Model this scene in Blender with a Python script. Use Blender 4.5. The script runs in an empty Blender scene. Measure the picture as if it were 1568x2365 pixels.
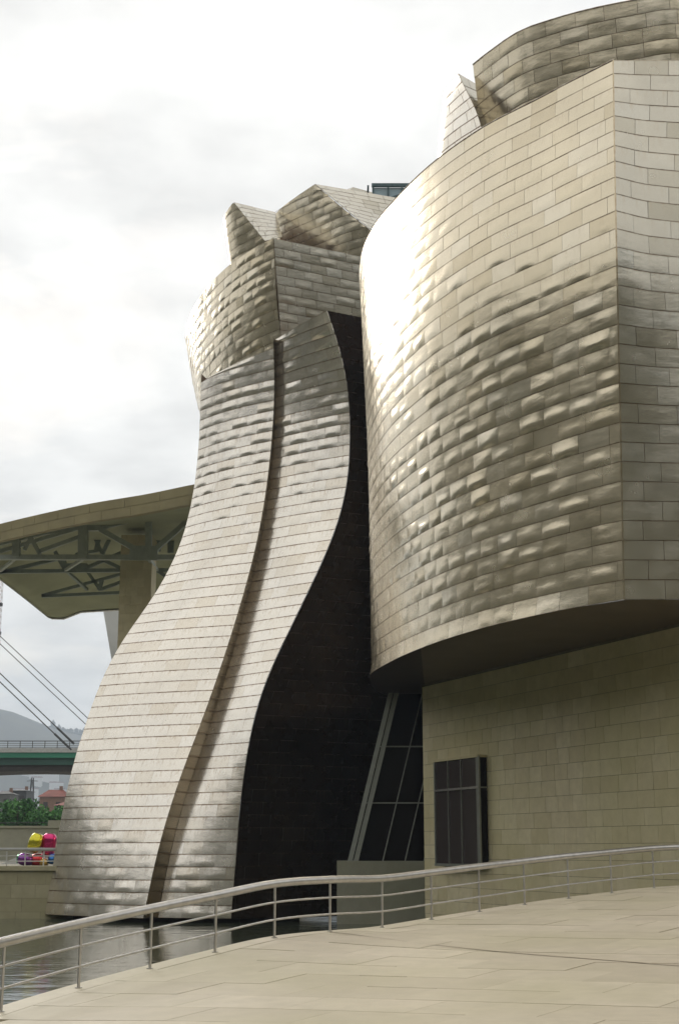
import bpy, math, random
import numpy as np
from mathutils import Vector, Matrix
rng = np.random.default_rng(11); random.seed(7)
SC = bpy.context.scene
COL = SC.collection

# ------------------------------------------------------------------ camera
EYE = 3.25                                   # eye height above the pool
FPX = 2365*50/36                             # 50 mm lens on 36 mm of frame height
PITCH = math.atan(783/FPX)
cam = bpy.data.cameras.new('camera'); camo = bpy.data.objects.new('camera', cam); COL.objects.link(camo)
cam.sensor_fit = 'VERTICAL'; cam.sensor_height = 36; cam.sensor_width = 24; cam.lens = 50
cam.clip_start = .1; cam.clip_end = 20000
camo.location = (0, 0, EYE); camo.rotation_euler = (math.pi/2 + PITCH, 0, 0)
SC.camera = camo
def at(px, py, d):                           # world point seen at px,py of the 1568x2365 picture, d metres ahead
    u = (px-784)/FPX; v = -(py-1182.5)/FPX
    yy = math.cos(PITCH)-v*math.sin(PITCH); zz = math.sin(PITCH)+v*math.cos(PITCH)
    return np.array([u*d/yy, d, EYE+zz*d/yy])
def atz(px, py, z):                          # the same, on the level z
    u = (px-784)/FPX; v = -(py-1182.5)/FPX
    yy = math.cos(PITCH)-v*math.sin(PITCH); zz = math.sin(PITCH)+v*math.cos(PITCH)
    t = (z-EYE)/zz
    return np.array([u*t, yy*t, z])
def proj(p):
    c, s = math.cos(PITCH), math.sin(PITCH)
    x, y, z = p[..., 0], p[..., 1], p[..., 2]-EYE
    fy = y*c+z*s
    return 784+FPX*x/fy, 1182.5-FPX*(-y*s+z*c)/fy

# ------------------------------------------------------------------ sky, sun, exposure
SUN_DIR = Vector((-.42, .79, .46)).normalized()
world = bpy.data.worlds.new('World'); SC.world = world; world.use_nodes = True
nt = world.node_tree; nt.nodes.clear()
def N(t, typ, **kw):
    n = t.nodes.new(typ)
    for k, v in kw.items():
        if k.startswith('i_'): n.inputs[k[2:].replace('_', ' ')].default_value = v
        else: setattr(n, k, v)
    return n
out = N(nt, 'ShaderNodeOutputWorld'); bg = N(nt, 'ShaderNodeBackground'); bg.inputs['Strength'].default_value = .1
sky = N(nt, 'ShaderNodeTexSky', sky_type='NISHITA', sun_disc=False)
sky.sun_elevation = math.asin(SUN_DIR.z); sky.sun_rotation = math.atan2(SUN_DIR.x, SUN_DIR.y)
sky.air_density = 1.0; sky.dust_density = 3.0; sky.ozone_density = 1.0
tc = N(nt, 'ShaderNodeTexCoord'); sep = N(nt, 'ShaderNodeSeparateXYZ'); nt.links.new(tc.outputs['Generated'], sep.inputs[0])
mx = N(nt, 'ShaderNodeMath', operation='MAXIMUM'); mx.inputs[1].default_value = 0; nt.links.new(sep.outputs['Z'], mx.inputs[0])
ad = N(nt, 'ShaderNodeMath', operation='ADD'); ad.inputs[1].default_value = .22; nt.links.new(mx.outputs[0], ad.inputs[0])
dv = N(nt, 'ShaderNodeVectorMath', operation='DIVIDE'); nt.links.new(tc.outputs['Generated'], dv.inputs[0])
cb = N(nt, 'ShaderNodeCombineXYZ')
for i in range(3): nt.links.new(ad.outputs[0], cb.inputs[i])
nt.links.new(cb.outputs[0], dv.inputs[1])
n1 = N(nt, 'ShaderNodeTexNoise'); n1.inputs['Scale'].default_value = 2.6; n1.inputs['Detail'].default_value = 7; n1.inputs['Roughness'].default_value = .55; n1.inputs['Distortion'].default_value = .4
nt.links.new(dv.outputs[0], n1.inputs['Vector'])
n2 = N(nt, 'ShaderNodeTexNoise'); n2.inputs['Scale'].default_value = 5.5; n2.inputs['Detail'].default_value = 6
nt.links.new(dv.outputs[0], n2.inputs['Vector'])
r1 = N(nt, 'ShaderNodeMapRange'); r1.inputs['From Min'].default_value = .30; r1.inputs['From Max'].default_value = .50; r1.inputs['To Min'].default_value = .80; r1.inputs['To Max'].default_value = 1.0
nt.links.new(n1.outputs['Fac'], r1.inputs['Value'])
cr = N(nt, 'ShaderNodeValToRGB'); cr.color_ramp.elements[0].position = .34; cr.color_ramp.elements[0].color = (7.3, 7.22, 7.0, 1)
cr.color_ramp.elements[1].position = .60; cr.color_ramp.elements[1].color = (9.2, 9.1, 8.8, 1)
nt.links.new(n2.outputs['Fac'], cr.inputs[0])
mix = N(nt, 'ShaderNodeMix', data_type='RGBA'); nt.links.new(r1.outputs[0], mix.inputs['Factor'])
nt.links.new(sky.outputs[0], mix.inputs[6]); nt.links.new(cr.outputs[0], mix.inputs[7])
nt.links.new(mix.outputs[2], bg.inputs['Color']); nt.links.new(bg.outputs[0], out.inputs['Surface'])
sun = bpy.data.lights.new('sun', 'SUN'); sun.energy = 1.05; sun.angle = math.radians(20); sun.color = (1, .95, .87)
suno = bpy.data.objects.new('sun', sun); COL.objects.link(suno); suno.rotation_euler = SUN_DIR.to_track_quat('Z', 'Y').to_euler(); suno.location = (-60, 0, 60)
vs = SC.view_settings; vs.view_transform = 'Standard'; vs.look = 'None'; vs.exposure = .42; vs.gamma = 1; vs.use_curve_mapping = False
SC.cycles.max_bounces = 6; SC.cycles.diffuse_bounces = 3; SC.cycles.glossy_bounces = 4; SC.cycles.transmission_bounces = 4; SC.cycles.volume_bounces = 0
SC.cycles.caustics_reflective = False; SC.cycles.caustics_refractive = False; SC.cycles.use_denoising = True

# ------------------------------------------------------------------ materials
MATS = {}
def mat(name):
    m = bpy.data.materials.new(name); m.use_nodes = True; MATS[name] = m
    return m, m.node_tree, m.node_tree.nodes['Principled BSDF']
def link(t, a, b): t.links.new(a, b)
def noise(t, scale, detail=4, vec=None, rough=.5, stretch=None, coord='Object'):
    if vec is None:
        tcn = t.nodes.new('ShaderNodeNewGeometry'); vec = tcn.outputs['Position']
    if stretch:
        mp = t.nodes.new('ShaderNodeMapping'); mp.inputs['Scale'].default_value = stretch; link(t, vec, mp.inputs[0]); vec = mp.outputs[0]
    n = t.nodes.new('ShaderNodeTexNoise'); n.inputs['Scale'].default_value = scale; n.inputs['Detail'].default_value = detail; n.inputs['Roughness'].default_value = rough
    link(t, vec, n.inputs['Vector']); return n.outputs['Fac']
def rng_map(t, v, a, b, c, d):
    n = t.nodes.new('ShaderNodeMapRange'); link(t, v, n.inputs['Value'])
    for k, x in zip(('From Min', 'From Max', 'To Min', 'To Max'), (a, b, c, d)): n.inputs[k].default_value = x
    return n.outputs[0]
def mixc(t, fac, a, b, blend='MIX'):
    n = t.nodes.new('ShaderNodeMix'); n.data_type = 'RGBA'; n.blend_type = blend
    for s, v in ((n.inputs['Factor'], fac), (n.inputs[6], a), (n.inputs[7], b)):
        if isinstance(v, (int, float)): s.default_value = v
        elif isinstance(v, tuple): s.default_value = (*v, 1)
        else: link(t, v, s)
    return n.outputs[2]
def math_(t, op, a, b=None):
    n = t.nodes.new('ShaderNodeMath'); n.operation = op
    for i, v in enumerate((a, b)):
        if v is None: continue
        if isinstance(v, (int, float)): n.inputs[i].default_value = v
        else: link(t, v, n.inputs[i])
    return n.outputs[0]
def bump(t, b, h, strength, dist):
    n = t.nodes.new('ShaderNodeBump'); n.inputs['Strength'].default_value = strength; n.inputs['Distance'].default_value = dist
    link(t, h, n.inputs['Height']); link(t, n.outputs[0], b.inputs['Normal'])
def rnd_attr(t):
    n = t.nodes.new('ShaderNodeAttribute'); n.attribute_name = 'rnd'
    s = t.nodes.new('ShaderNodeSeparateColor'); link(t, n.outputs['Color'], s.inputs[0]); return s
def simple(name, col, rough=.6, metal=0, var=.15, nscale=3, bmp=0, spec=.5):
    m, t, b = mat(name)
    f = noise(t, nscale, 5)
    lo = tuple(c*(1-var) for c in col); hi = tuple(min(1, c*(1+var)) for c in col)
    link(t, mixc(t, rng_map(t, f, .3, .7, 0, 1), lo, hi), b.inputs['Base Color'])
    b.inputs['Roughness'].default_value = rough; b.inputs['Metallic'].default_value = metal
    b.inputs['Specular IOR Level'].default_value = spec
    if bmp: bump(t, b, noise(t, nscale*6, 4), bmp, .02)
    return m
def titanium(name, lo, mid, hi, rust=.5, rough=(.17, .28), metal=.85):
    m, t, b = mat(name)
    r = rnd_attr(t)
    uv = t.nodes.new('ShaderNodeUVMap'); uv.uv_map = 'panel'
    sp = t.nodes.new('ShaderNodeSeparateXYZ'); link(t, uv.outputs[0], sp.inputs[0])
    ramp = t.nodes.new('ShaderNodeValToRGB'); e = ramp.color_ramp.elements
    e[0].position = 0; e[0].color = (*lo, 1); e[1].position = 1; e[1].color = (*hi, 1)
    for pos, c in ((.30, mid), (.75, mid)):
        q = e.new(pos); q.color = (*c, 1)
    link(t, r.outputs[0], ramp.inputs[0])
    cloud = noise(t, .35, 6, rough=.6)
    c = mixc(t, rng_map(t, cloud, .35, .7, 0, .3), ramp.outputs[0], tuple(x*.82 for x in mid))
    # stains that run down from the seams
    st = noise(t, 1.0, 5, stretch=(9, 9, .3))
    stf = math_(t, 'MULTIPLY', rng_map(t, st, .5, .72, 0, 1), rng_map(t, sp.outputs[1], .25, 1, 0, 1))
    stain = math_(t, 'MULTIPLY', stf, rust)
    c = mixc(t, math_(t, 'MULTIPLY', stain, .55), c, (.42, .31, .19))
    eb = rng_map(t, sp.outputs[1], 0, .05, 1, 0); et = rng_map(t, sp.outputs[1], .93, 1, 0, 1)
    ed = math_(t, 'MULTIPLY', math_(t, 'MAXIMUM', eb, et), math_(t, 'MULTIPLY', rng_map(t, noise(t, 5, 3), .35, .65, .3, 1), min(1, rust*1.3)))
    c = mixc(t, ed, c, (.24, .14, .075))
    link(t, c, b.inputs['Base Color'])
    b.inputs['Metallic'].default_value = metal
    link(t, rng_map(t, noise(t, 1.3, 5), .3, .7, *rough), b.inputs['Roughness'])
    h = math_(t, 'ADD', noise(t, 1.5, 3, stretch=(1, 1, 2.6)), math_(t, 'MULTIPLY', noise(t, 9, 3), .14))
    bump(t, b, h, .13, .05)
    if metal == 0: b.inputs['Specular IOR Level'].default_value = .12
    return m
TI = titanium('titanium_cladding', (.60, .51, .35), (.71, .62, .455), (.75, .67, .52), .32)
TI2 = titanium('titanium_cladding_stained', (.75, .675, .56), (.82, .76, .665), (.84, .785, .70), .85)
TI3 = titanium('titanium_cladding_grey', (.44, .40, .31), (.55, .51, .42), (.59, .56, .48), .4)
TIB = titanium('shade_brown_titanium', (.055, .04, .024), (.075, .055, .033), (.095, .07, .042), .3)  # brown titanium copy, shade mixed into its colour; unused
SEAM = simple('seam_brown', (.17, .105, .06), .8)  # rust-brown backing that shows in the panel gaps
SHADEPAN = titanium('shade_dark_titanium', (.018, .012, .009), (.024, .016, .012), (.031, .021, .015), .1, (.22, .34), .8)  # titanium copy with the side wall's shade put into its colour

def stone_mat(name, lo, hi, rough=.75):
    m, t, b = mat(name)
    r = rnd_attr(t)
    c = mixc(t, r.outputs[0], lo, hi)
    f = noise(t, 2.2, 8, rough=.65)
    c = mixc(t, rng_map(t, f, .35, .7, 0, .45), c, tuple(x*.72 for x in lo))
    f2 = noise(t, .25, 4)
    c = mixc(t, rng_map(t, f2, .38, .68, 0, .45), c, (lo[0]*.85, lo[1]*.9, lo[2]*.7))
    link(t, c, b.inputs['Base Color']); b.inputs['Roughness'].default_value = rough
    bump(t, b, noise(t, 22, 5), .25, .01)
    return m
STONE = stone_mat('limestone_tile', (.62, .53, .33), (.75, .66, .45))
CONC = stone_mat('limestone_plinth', (.30, .29, .22), (.36, .34, .27))
SLAB = stone_mat('paving_limestone', (.49, .42, .31), (.60, .52, .395), .5)
JOINT = simple('joint_mortar', (.20, .17, .12), .9)
DKJOINT = simple('paving_joint', (.28, .24, .18), .9)
STEEL = simple('brushed_steel', (.58, .56, .54), .32, .9, .1, 6)
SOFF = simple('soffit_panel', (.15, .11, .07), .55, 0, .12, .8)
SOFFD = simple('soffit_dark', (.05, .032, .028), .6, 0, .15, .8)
FRAME = simple('window_frame', (.30, .31, .27), .4, .5, .08)
TRUSS = simple('painted_truss', (.24, .28, .25), .5, .2, .12)
CANOP = simple('canopy_plaster', (.36, .37, .23), .7, 0, .10, .4)
FASC = simple('canopy_fascia', (.33, .28, .15), .6, 0, .14, .6)
ROOFW = simple('canopy_roof', (.72, .71, .68), .6)
PIER = simple('pale_concrete', (.55, .55, .53), .7, 0, .08, .5)
WALLY = stone_mat('embankment_limestone', (.38, .34, .20), (.46, .41, .26))
WALLG = stone_mat('far_wall_concrete', (.36, .35, .27), (.42, .40, .31))
GREEN = simple('green_steel', (.02, .19, .11), .5, 0, .12, .3)
GREEN2 = simple('dark_green_steel', (.02, .085, .06), .5, 0, .15, .3)
UNDER = simple('girder_underside', (.05, .042, .035), .8)
GREY = simple('bridge_concrete', (.42, .42, .40), .8)
DARKM = simple('dark_metal', (.06, .06, .06), .5, .4)
GROUND = simple('ground_earth', (.11, .11, .085), .9, 0, .3, .02)
HILL = simple('hill_scrub', (.056, .053, .026), .95, 0, .45, .012)
BARK = simple('bark', (.09, .07, .05), .9)
ROOFR = simple('red_tiles', (.20, .05, .03), .8, 0, .25, .8)
ROOFG = simple('grey_roof', (.12, .12, .11), .8)
PALE = simple('pale_render', (.66, .65, .62), .8)
BROWNW = simple('brown_brick', (.22, .13, .09), .85)
def glass_mat(name, col, rough=.06, spec=.5):
    m, t, b = mat(name); b.inputs['Base Color'].default_value = (*col, 1); b.inputs['Roughness'].default_value = rough
    b.inputs['IOR'].default_value = 1.5; b.inputs['Specular IOR Level'].default_value = spec; bump(t, b, noise(t, .8, 2), .04, .05); return m
GLASSD = glass_mat('dark_glazing', (.008, .006, .007), .06, .16)
GLASSW = glass_mat('window_glazing', (.055, .045, .042), .16, .45)
GLASSB = glass_mat('roof_glazing', (.34, .46, .50), .05)
m, t, b = mat('pool_water')
WATER = m; b.inputs['Base Color'].default_value = (.06, .07, .045, 1); b.inputs['Roughness'].default_value = .07; b.inputs['IOR'].default_value = 1.33
h1 = noise(t, 1.3, 4, stretch=(.6, 1, 1), rough=.5); h2 = noise(t, .5, 2)
bump(t, b, math_(t, 'ADD', h1, math_(t, 'MULTIPLY', h2, 1.0)), .28, .085)
def leaf_mat():
    m, t, b = mat('tree_leaves'); r = rnd_attr(t)
    link(t, mixc(t, r.outputs[0], (.03, .12, .03), (.10, .26, .06)), b.inputs['Base Color']); b.inputs['Roughness'].default_value = .7; return m
LEAF = leaf_mat()
def gloss(name, col):
    m, t, b = mat(name); b.inputs['Base Color'].default_value = (*col, 1); b.inputs['Metallic'].default_value = .75; b.inputs['Roughness'].default_value = .14; b.inputs['Coat Weight'].default_value = .5; return m

# ------------------------------------------------------------------ object helpers
def world_of(o):
    return Vector(o['_o']) if '_o' in o else Vector((0, 0, 0))
ORIG = {}
def thing(name, label, cat, loc, group=None):
    o = bpy.data.objects.new(name, None); COL.objects.link(o); o.location = loc; o.empty_display_size = .5
    ORIG[o.name] = Vector(loc); o['label'] = label; o['category'] = cat
    if group: o['group'] = group
    return o
def tag(o, label, cat, group=None):
    o['label'] = label; o['category'] = cat
    if group: o['group'] = group
    return o
def obj(name, verts, faces, material, parent=None, smooth=False, kind=None, origin=None):
    v = np.asarray(verts, float)
    c = np.array(origin if origin is not None else (v.min(0)+v.max(0))/2, float)
    me = bpy.data.meshes.new(name); me.from_pydata((v-c).tolist(), [], [tuple(map(int, f)) for f in faces]); me.materials.append(material)
    if smooth: me.shade_smooth()
    o = bpy.data.objects.new(name, me); COL.objects.link(o)
    ORIG[o.name] = Vector(c)
    if parent is not None:
        o.parent = parent; o.location = Vector(c)-ORIG[parent.name]
    else: o.location = c
    if kind: o['kind'] = kind
    return o
class MB:
    def __init__(s): s.v = []; s.f = []
    def add(s, vs, fs):
        k = len(s.v); s.v += [tuple(x) for x in vs]; s.f += [tuple(i+k for i in f) for f in fs]; return s
    def box(s, lo, hi):
        (a, b, c), (d, e, f) = lo, hi
        return s.add([(a, b, c), (d, b, c), (d, e, c), (a, e, c), (a, b, f), (d, b, f), (d, e, f), (a, e, f)],
              [(0, 3, 2, 1), (4, 5, 6, 7), (0, 1, 5, 4), (1, 2, 6, 5), (2, 3, 7, 6), (3, 0, 4, 7)])
    def obox(s, c, ax, hs):       # oriented box: centre, 3 axes, half sizes
        c = np.array(c, float); A = [np.array(a, float)*h for a, h in zip(ax, hs)]
        pts = [c+sx*A[0]+sy*A[1]+sz*A[2] for sz in (-1, 1) for sx, sy in ((-1, -1), (1, -1), (1, 1), (-1, 1))]
        return s.add(pts, [(0, 3, 2, 1), (4, 5, 6, 7), (0, 1, 5, 4), (1, 2, 6, 5), (2, 3, 7, 6), (3, 0, 4, 7)])
    def bar(s, p, q, w, h=None):  # rectangular bar between two points
        p, q = np.array(p, float), np.array(q, float); d = q-p; L = np.linalg.norm(d); d /= L
        up = np.array([0, 0, 1.]) if abs(d[2]) < .95 else np.array([1., 0, 0])
        sd = np.cross(d, up); sd /= np.linalg.norm(sd); u2 = np.cross(sd, d)
        return s.obox((p+q)/2, (d, sd, u2), (L/2, w/2, (h or w)/2))
    def tube(s, pts, r, n=10, cap=True):
        pts = np.array(pts, float); k0 = len(s.v)
        for i, p in enumerate(pts):
            d = pts[min(i+1, len(pts)-1)]-pts[max(i-1, 0)]; d /= np.linalg.norm(d)
            up = np.array([0, 0, 1.]) if abs(d[2]) < .95 else np.array([1., 0, 0])
            a = np.cross(d, up); a /= np.linalg.norm(a); b_ = np.cross(a, d)
            rr = r[i] if hasattr(r, '__len__') else r
            for j in range(n):
                th = 2*math.pi*j/n; s.v.append(tuple(p+rr*(math.cos(th)*a+math.sin(th)*b_)))
        for i in range(len(pts)-1):
            for j in range(n):
                s.f.append((k0+i*n+j, k0+i*n+(j+1) % n, k0+(i+1)*n+(j+1) % n, k0+(i+1)*n+j))
        if cap:
            s.f.append(tuple(k0+j for j in range(n))[::-1]); s.f.append(tuple(k0+(len(pts)-1)*n+j for j in range(n)))
        return s
    def build(s, name, material, parent=None, **k): return obj(name, s.v, s.f, material, parent, **k)

def cr_interp(P, ts, knots=None):
    """Catmull-Rom like smooth interpolation of points P at parameters ts (knots increasing)."""
    P = np.array(P, float); n = len(P)
    k = np.arange(n, dtype=float) if knots is None else np.array(knots, float)
    if n == 2:
        w = ((ts-k[0])/(k[1]-k[0]))[:, None]; return P[0]*(1-w)+P[1]*w
    m = np.zeros_like(P); m[1:-1] = (P[2:]-P[:-2])/(k[2:]-k[:-2])[:, None]; m[0] = (P[1]-P[0])/(k[1]-k[0]); m[-1] = (P[-1]-P[-2])/(k[-1]-k[-2])
    i = np.clip(np.searchsorted(k, ts, 'right')-1, 0, n-2); h = (k[i+1]-k[i]); s = (ts-k[i])/h; s = s[:, None]; h = h[:, None]
    return (2*s**3-3*s**2+1)*P[i]+(s**3-2*s**2+s)*h*m[i]+(-2*s**3+3*s**2)*P[i+1]+(s**3-s**2)*h*m[i+1]
def resample(P, n):
    P = np.array(P, float); kn = np.concatenate([[0], np.cumsum(np.linalg.norm(np.diff(P, axis=0), axis=1))])
    f = cr_interp(P, np.linspace(0, kn[-1], 400), kn); L = np.concatenate([[0], np.cumsum(np.linalg.norm(np.diff(f, axis=0), axis=1))])
    t = np.linspace(0, L[-1], n); return np.stack([np.interp(t, L, f[:, j]) for j in range(f.shape[1])], 1)
class Grid:
    """Surface held as a fine grid G[v,u] (rows bottom to top)."""
    def __init__(s, G):
        s.G = np.array(G, float); s.nv, s.nu = s.G.shape[:2]
    def __call__(s, u, v):
        x = np.clip(u, 0, 1)*(s.nu-1); y = np.clip(v, 0, 1)*(s.nv-1)
        i = np.minimum(x.astype(int), s.nu-2); j = np.minimum(y.astype(int), s.nv-2); a = (x-i)[..., None]; b_ = (y-j)[..., None]
        G = s.G
        return (G[j, i]*(1-a)+G[j, i+1]*a)*(1-b_)+(G[j+1, i]*(1-a)+G[j+1, i+1]*a)*b_
    def normal(s, u, v):
        e = .012
        du = s(np.clip(u+e, 0, 1), v)-s(np.clip(u-e, 0, 1), v); dvv = s(u, np.clip(v+e, 0, 1))-s(u, np.clip(v-e, 0, 1))
        n = np.cross(du, dvv); return n/np.maximum(np.linalg.norm(n, axis=-1, keepdims=True), 1e-9)
def grid_rows(rows, nu=60, nv=60):
    """rows = [(z, polyline of (x,y))]: smooth along each polyline and over z."""
    zs = [r[0] for r in rows]; R = np.array([np.c_[resample(r[1], nu), np.full(nu, r[0])] for r in rows])
    tz = np.linspace(zs[0], zs[-1], nv)
    F = cr_interp(R.reshape(len(rows), -1), tz, zs).reshape(nv, nu, 3)
    return Grid(F)
def grid_quad(bl, br, tr, tl, bulge=0, nu=30, nv=30):
    bl, br, tr, tl = [np.array(p, float) for p in (bl, br, tr, tl)]
    u = np.linspace(0, 1, nu)[None, :, None]; v = np.linspace(0, 1, nv)[:, None, None]
    G = (bl*(1-u)+br*u)*(1-v)+(tl*(1-u)+tr*u)*v
    n = np.cross(br-bl, tl-bl); n /= np.linalg.norm(n)
    G = G+n*bulge*(np.sin(math.pi*u))
    return Grid(G)

class Cladder:
    """Collects the panels of one thing; those that show largest become objects, the rest one joined part."""
    def __init__(s, name, rest_name, limit=300): s.name = name; s.rest = rest_name; s.items = []; s.limit = limit
    def clad(s, g, parent, material, rowh=.605, pw=1.15, gap=.014, gapu=None, amp=.006, thick=.014, shingle=.008, nu=6, nv=5, vtop=None, vbot=None, jitter=.25, ampf=None, tilt=.004, sign=1):
        vv = np.linspace(0, 1, 60); mid = g(np.full(60, .5), vv); H = np.linalg.norm(np.diff(mid, axis=0), axis=1).sum()
        nr = max(1, int(round(H/rowh)))
        tu = np.linspace(0, 1, nu); tv = np.linspace(0, 1, nv); TU, TV = np.meshgrid(tu, tv)
        fc = []
        for j in range(nv-1):
            for i in range(nu-1): q = j*nu+i; fc.append((q, q+1, q+nu+1, q+nu))
        ring = list(range(nu))+[j*nu+nu-1 for j in range(1, nv)]+[(nv-1)*nu+i for i in range(nu-2, -1, -1)]+[j*nu for j in range(nv-2, 0, -1)]
        K = nu*nv
        R_ = len(ring)
        for k in range(R_): fc.append((K+R_+k, K+k, K+(k+1) % R_, K+R_+(k+1) % R_))
        if sign < 0: fc = [f[::-1] for f in fc]
        for r in range(nr):
            v0, v1 = r/nr, (r+1)/nr; us = np.linspace(0, 1, 80); L = np.linalg.norm(np.diff(g(us, np.full(80, (v0+v1)/2)), axis=0), axis=1).sum()
            if L < .1: continue
            off = (.5 if r % 2 else 0)+rng.uniform(-.12, .12)
            edges = [0.]; x = pw*(off if off > .15 else 1)
            while x < L-.2: edges.append(x); x += pw*(1+rng.uniform(-jitter, jitter)*.5)
            edges.append(L); edges = np.array(edges)/L
            gv = gap/2/(H/nr)
            for a, b_ in zip(edges[:-1], edges[1:]):
                gu = (gap if gapu is None else gapu)/2/L
                U = a+gu+(b_-a-2*gu)*TU; lo = np.full_like(U, v0); hi = np.full_like(U, v1)
                if vtop is not None: hi = np.minimum(hi, vtop(U)); 
                if vbot is not None: lo = np.maximum(lo, vbot(U))
                if (hi-lo).max() < (v1-v0)*.08: continue
                hi = np.maximum(hi, lo+.001)
                dvv = (hi-lo)
                V = lo+dvv*(gv+(1-2*gv)*TV)
                A = amp*(rng.uniform(.25, 1.45) if rng.random() > .14 else .1)
                if ampf is not None: A *= ampf((a+b_)/2, (v0+v1)/2)
                A *= np.clip((b_-a)*L/pw, .15, 1)
                cv = rng.uniform(.34, .68); w = np.where(TV < cv, TV/cv*.5, .5+(TV-cv)/(1-cv)*.5)
                h = A*np.sin(math.pi*w)*np.sin(math.pi*TU**rng.uniform(.7, 1.4))**.6 + A*.45*np.sin(2*math.pi*TV+rng.uniform(-.6, .6))*np.sin(math.pi*TU)**.7
                h = h + A*.5*rng.uniform(-1, 1)*np.sin(3*math.pi*TV+rng.uniform(-1, 1)+1.5*TU)*np.sin(math.pi*TU)*np.sin(math.pi*TV)
                h += A*.22*rng.normal(size=TU.shape)*np.sin(math.pi*TU)*np.sin(math.pi*TV)
                h = h+thick+shingle*(1-TV)+tilt*rng.normal()*(TU-.5)+tilt*rng.normal()*(TV-.5)
                n = g.normal(U, V)*sign; P = g(U, V)+n*h[..., None]
                ringU = U.reshape(-1)[ring]; ringV = V.reshape(-1)[ring]; nr_ = n.reshape(-1, 3)[ring]
                B = g(ringU, ringV)-nr_*.012
                pts = np.concatenate([P.reshape(-1, 3), B, P.reshape(-1, 3)[ring]]); uv0 = np.stack([TU, TV], -1).reshape(-1, 2); uvs = np.concatenate([uv0, uv0[ring], uv0[ring]])
                px, py = proj(pts[[0, nu-1, nu*nv-1, nu*(nv-1)]])
                ar = .5*abs((px[2]-px[0])*(py[3]-py[1])-(px[3]-px[1])*(py[2]-py[0])); c = pts.mean(0)
                facing = float(np.dot(n.mean((0, 1)), np.array([0, 0, EYE])-c)) > 0
                cx, cy = proj(c)
                if not facing or not (-30 < cx < 1600 and -30 < cy < 2400): ar = 0
                s.items.append((ar, pts, fc, uvs, rng.random(), parent, material))
    def finish(s, thing_):
        order = sorted(range(len(s.items)), key=lambda i: -s.items[i][0]); big = set(i for i in order[:s.limit] if s.items[i][0] > 0)
        groups = {}
        for i in range(len(s.items)):
            ar, pts, fc, uvs, rd, parent, m_ = s.items[i]
            if i in big: s.emit(s.name, pts, fc, uvs, [rd]*len(pts), m_, parent)
            else: groups.setdefault(m_.name, []).append(i)
        for mname, ids in groups.items():
            vs_, fs_, us_, rs_ = [], [], [], []; k = 0
            for i in ids:
                ar, pts, fc, uvs, rd, parent, m_ = s.items[i]
                vs_.append(pts); fs_ += [tuple(q+k for q in f) for f in fc]; us_.append(uvs); rs_ += [rd]*len(pts); k += len(pts)
            o = s.emit(s.rest, np.concatenate(vs_), fs_, np.concatenate(us_), rs_, MATS[mname], thing_); o['kind'] = 'stuff'
        print('CLAD', s.name, len(s.items), 'objects', len(big))
    def emit(s, name, pts, fc, uvs, rd, m_, parent):
        o = obj(name, pts, fc, m_, parent, smooth=True)
        add_attr(o.data, uvs, rd); return o
def add_attr(me, uvs, rd):
    vi = np.empty(len(me.loops), int); me.loops.foreach_get('vertex_index', vi)
    if uvs is not None:
        ul = me.uv_layers.new(name='panel'); ul.data.foreach_set('uv', np.asarray(uvs, float)[vi].ravel())
    ca = me.color_attributes.new('rnd', 'FLOAT_COLOR', 'POINT'); r = np.asarray(rd, float); ca.data.foreach_set('color', np.stack([r, r, r, np.ones_like(r)], 1).ravel())
def backing(name, g, material, parent, nu=40, nv=40, off=-.006, vtop=None, sign=1):
    U, V = np.meshgrid(np.linspace(0, 1, nu), np.linspace(0, 1, nv))
    if vtop is not None: V = np.minimum(V, vtop(U))
    P = g(U, V)+g.normal(U, V)*off*sign
    f = [(j*nu+i, j*nu+i+1, (j+1)*nu+i+1, (j+1)*nu+i) for j in range(nv-1) for i in range(nu-1)]
    if sign < 0: f = [q[::-1] for q in f]
    return obj(name, P.reshape(-1, 3), f, material, parent, smooth=True)
def struct(o): o['kind'] = 'structure'; return o

# ------------------------------------------------------------------ the setting: ground, water, hills
struct(MB().box((-4190, -4190, -3), (4190, 4190, -1.5)).build('ground', GROUND))
nx = 2
struct(obj('pool_water', [(-90, -60, 0), (60, -60, 0), (60, 110, 0), (-90, 110, 0)], [(0, 1, 2, 3)], WATER))
def hills(name, r0, r1, hf, a0, a1, n=160, m_=14, material=HILL):
    v = []; f = []
    for i in range(n+1):
        a = a0+(a1-a0)*i/n
        for j in range(m_+1):
            s = j/m_; r = r0+(r1-r0)*s; z = -2+hf(a)*(math.sin(s*math.pi*.5)**1.4)*(1+.06*math.sin(9*a+5*s)+.05*math.sin(23*a+11*s)+.03*math.sin(47*a-17*s))
            v.append((r*math.sin(a), r*math.cos(a), z))
    for i in range(n):
        for j in range(m_):
            q = i*(m_+1)+j; f.append((q, q+m_+1, q+m_+2, q+1))
    return struct(obj(name, v, f, material, smooth=True, origin=(0, 0, 0)))
HT = np.array([(-180, 350), (-100, 330), (-60, 340), (-30, 360), (-16, 352), (-13, 346), (-10.6, 304), (-6, 262), (0, 275), (30, 320), (60, 340), (110, 330), (180, 350)], float)
def hill_h(a): return float(np.interp(math.degrees(a), HT[:, 0], HT[:, 1]))
hills('hills', 2200, 4000, lambda a: float(np.interp(math.degrees(a), HT[:, 0], HT[:, 1])), -math.pi, math.pi, 420)
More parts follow.
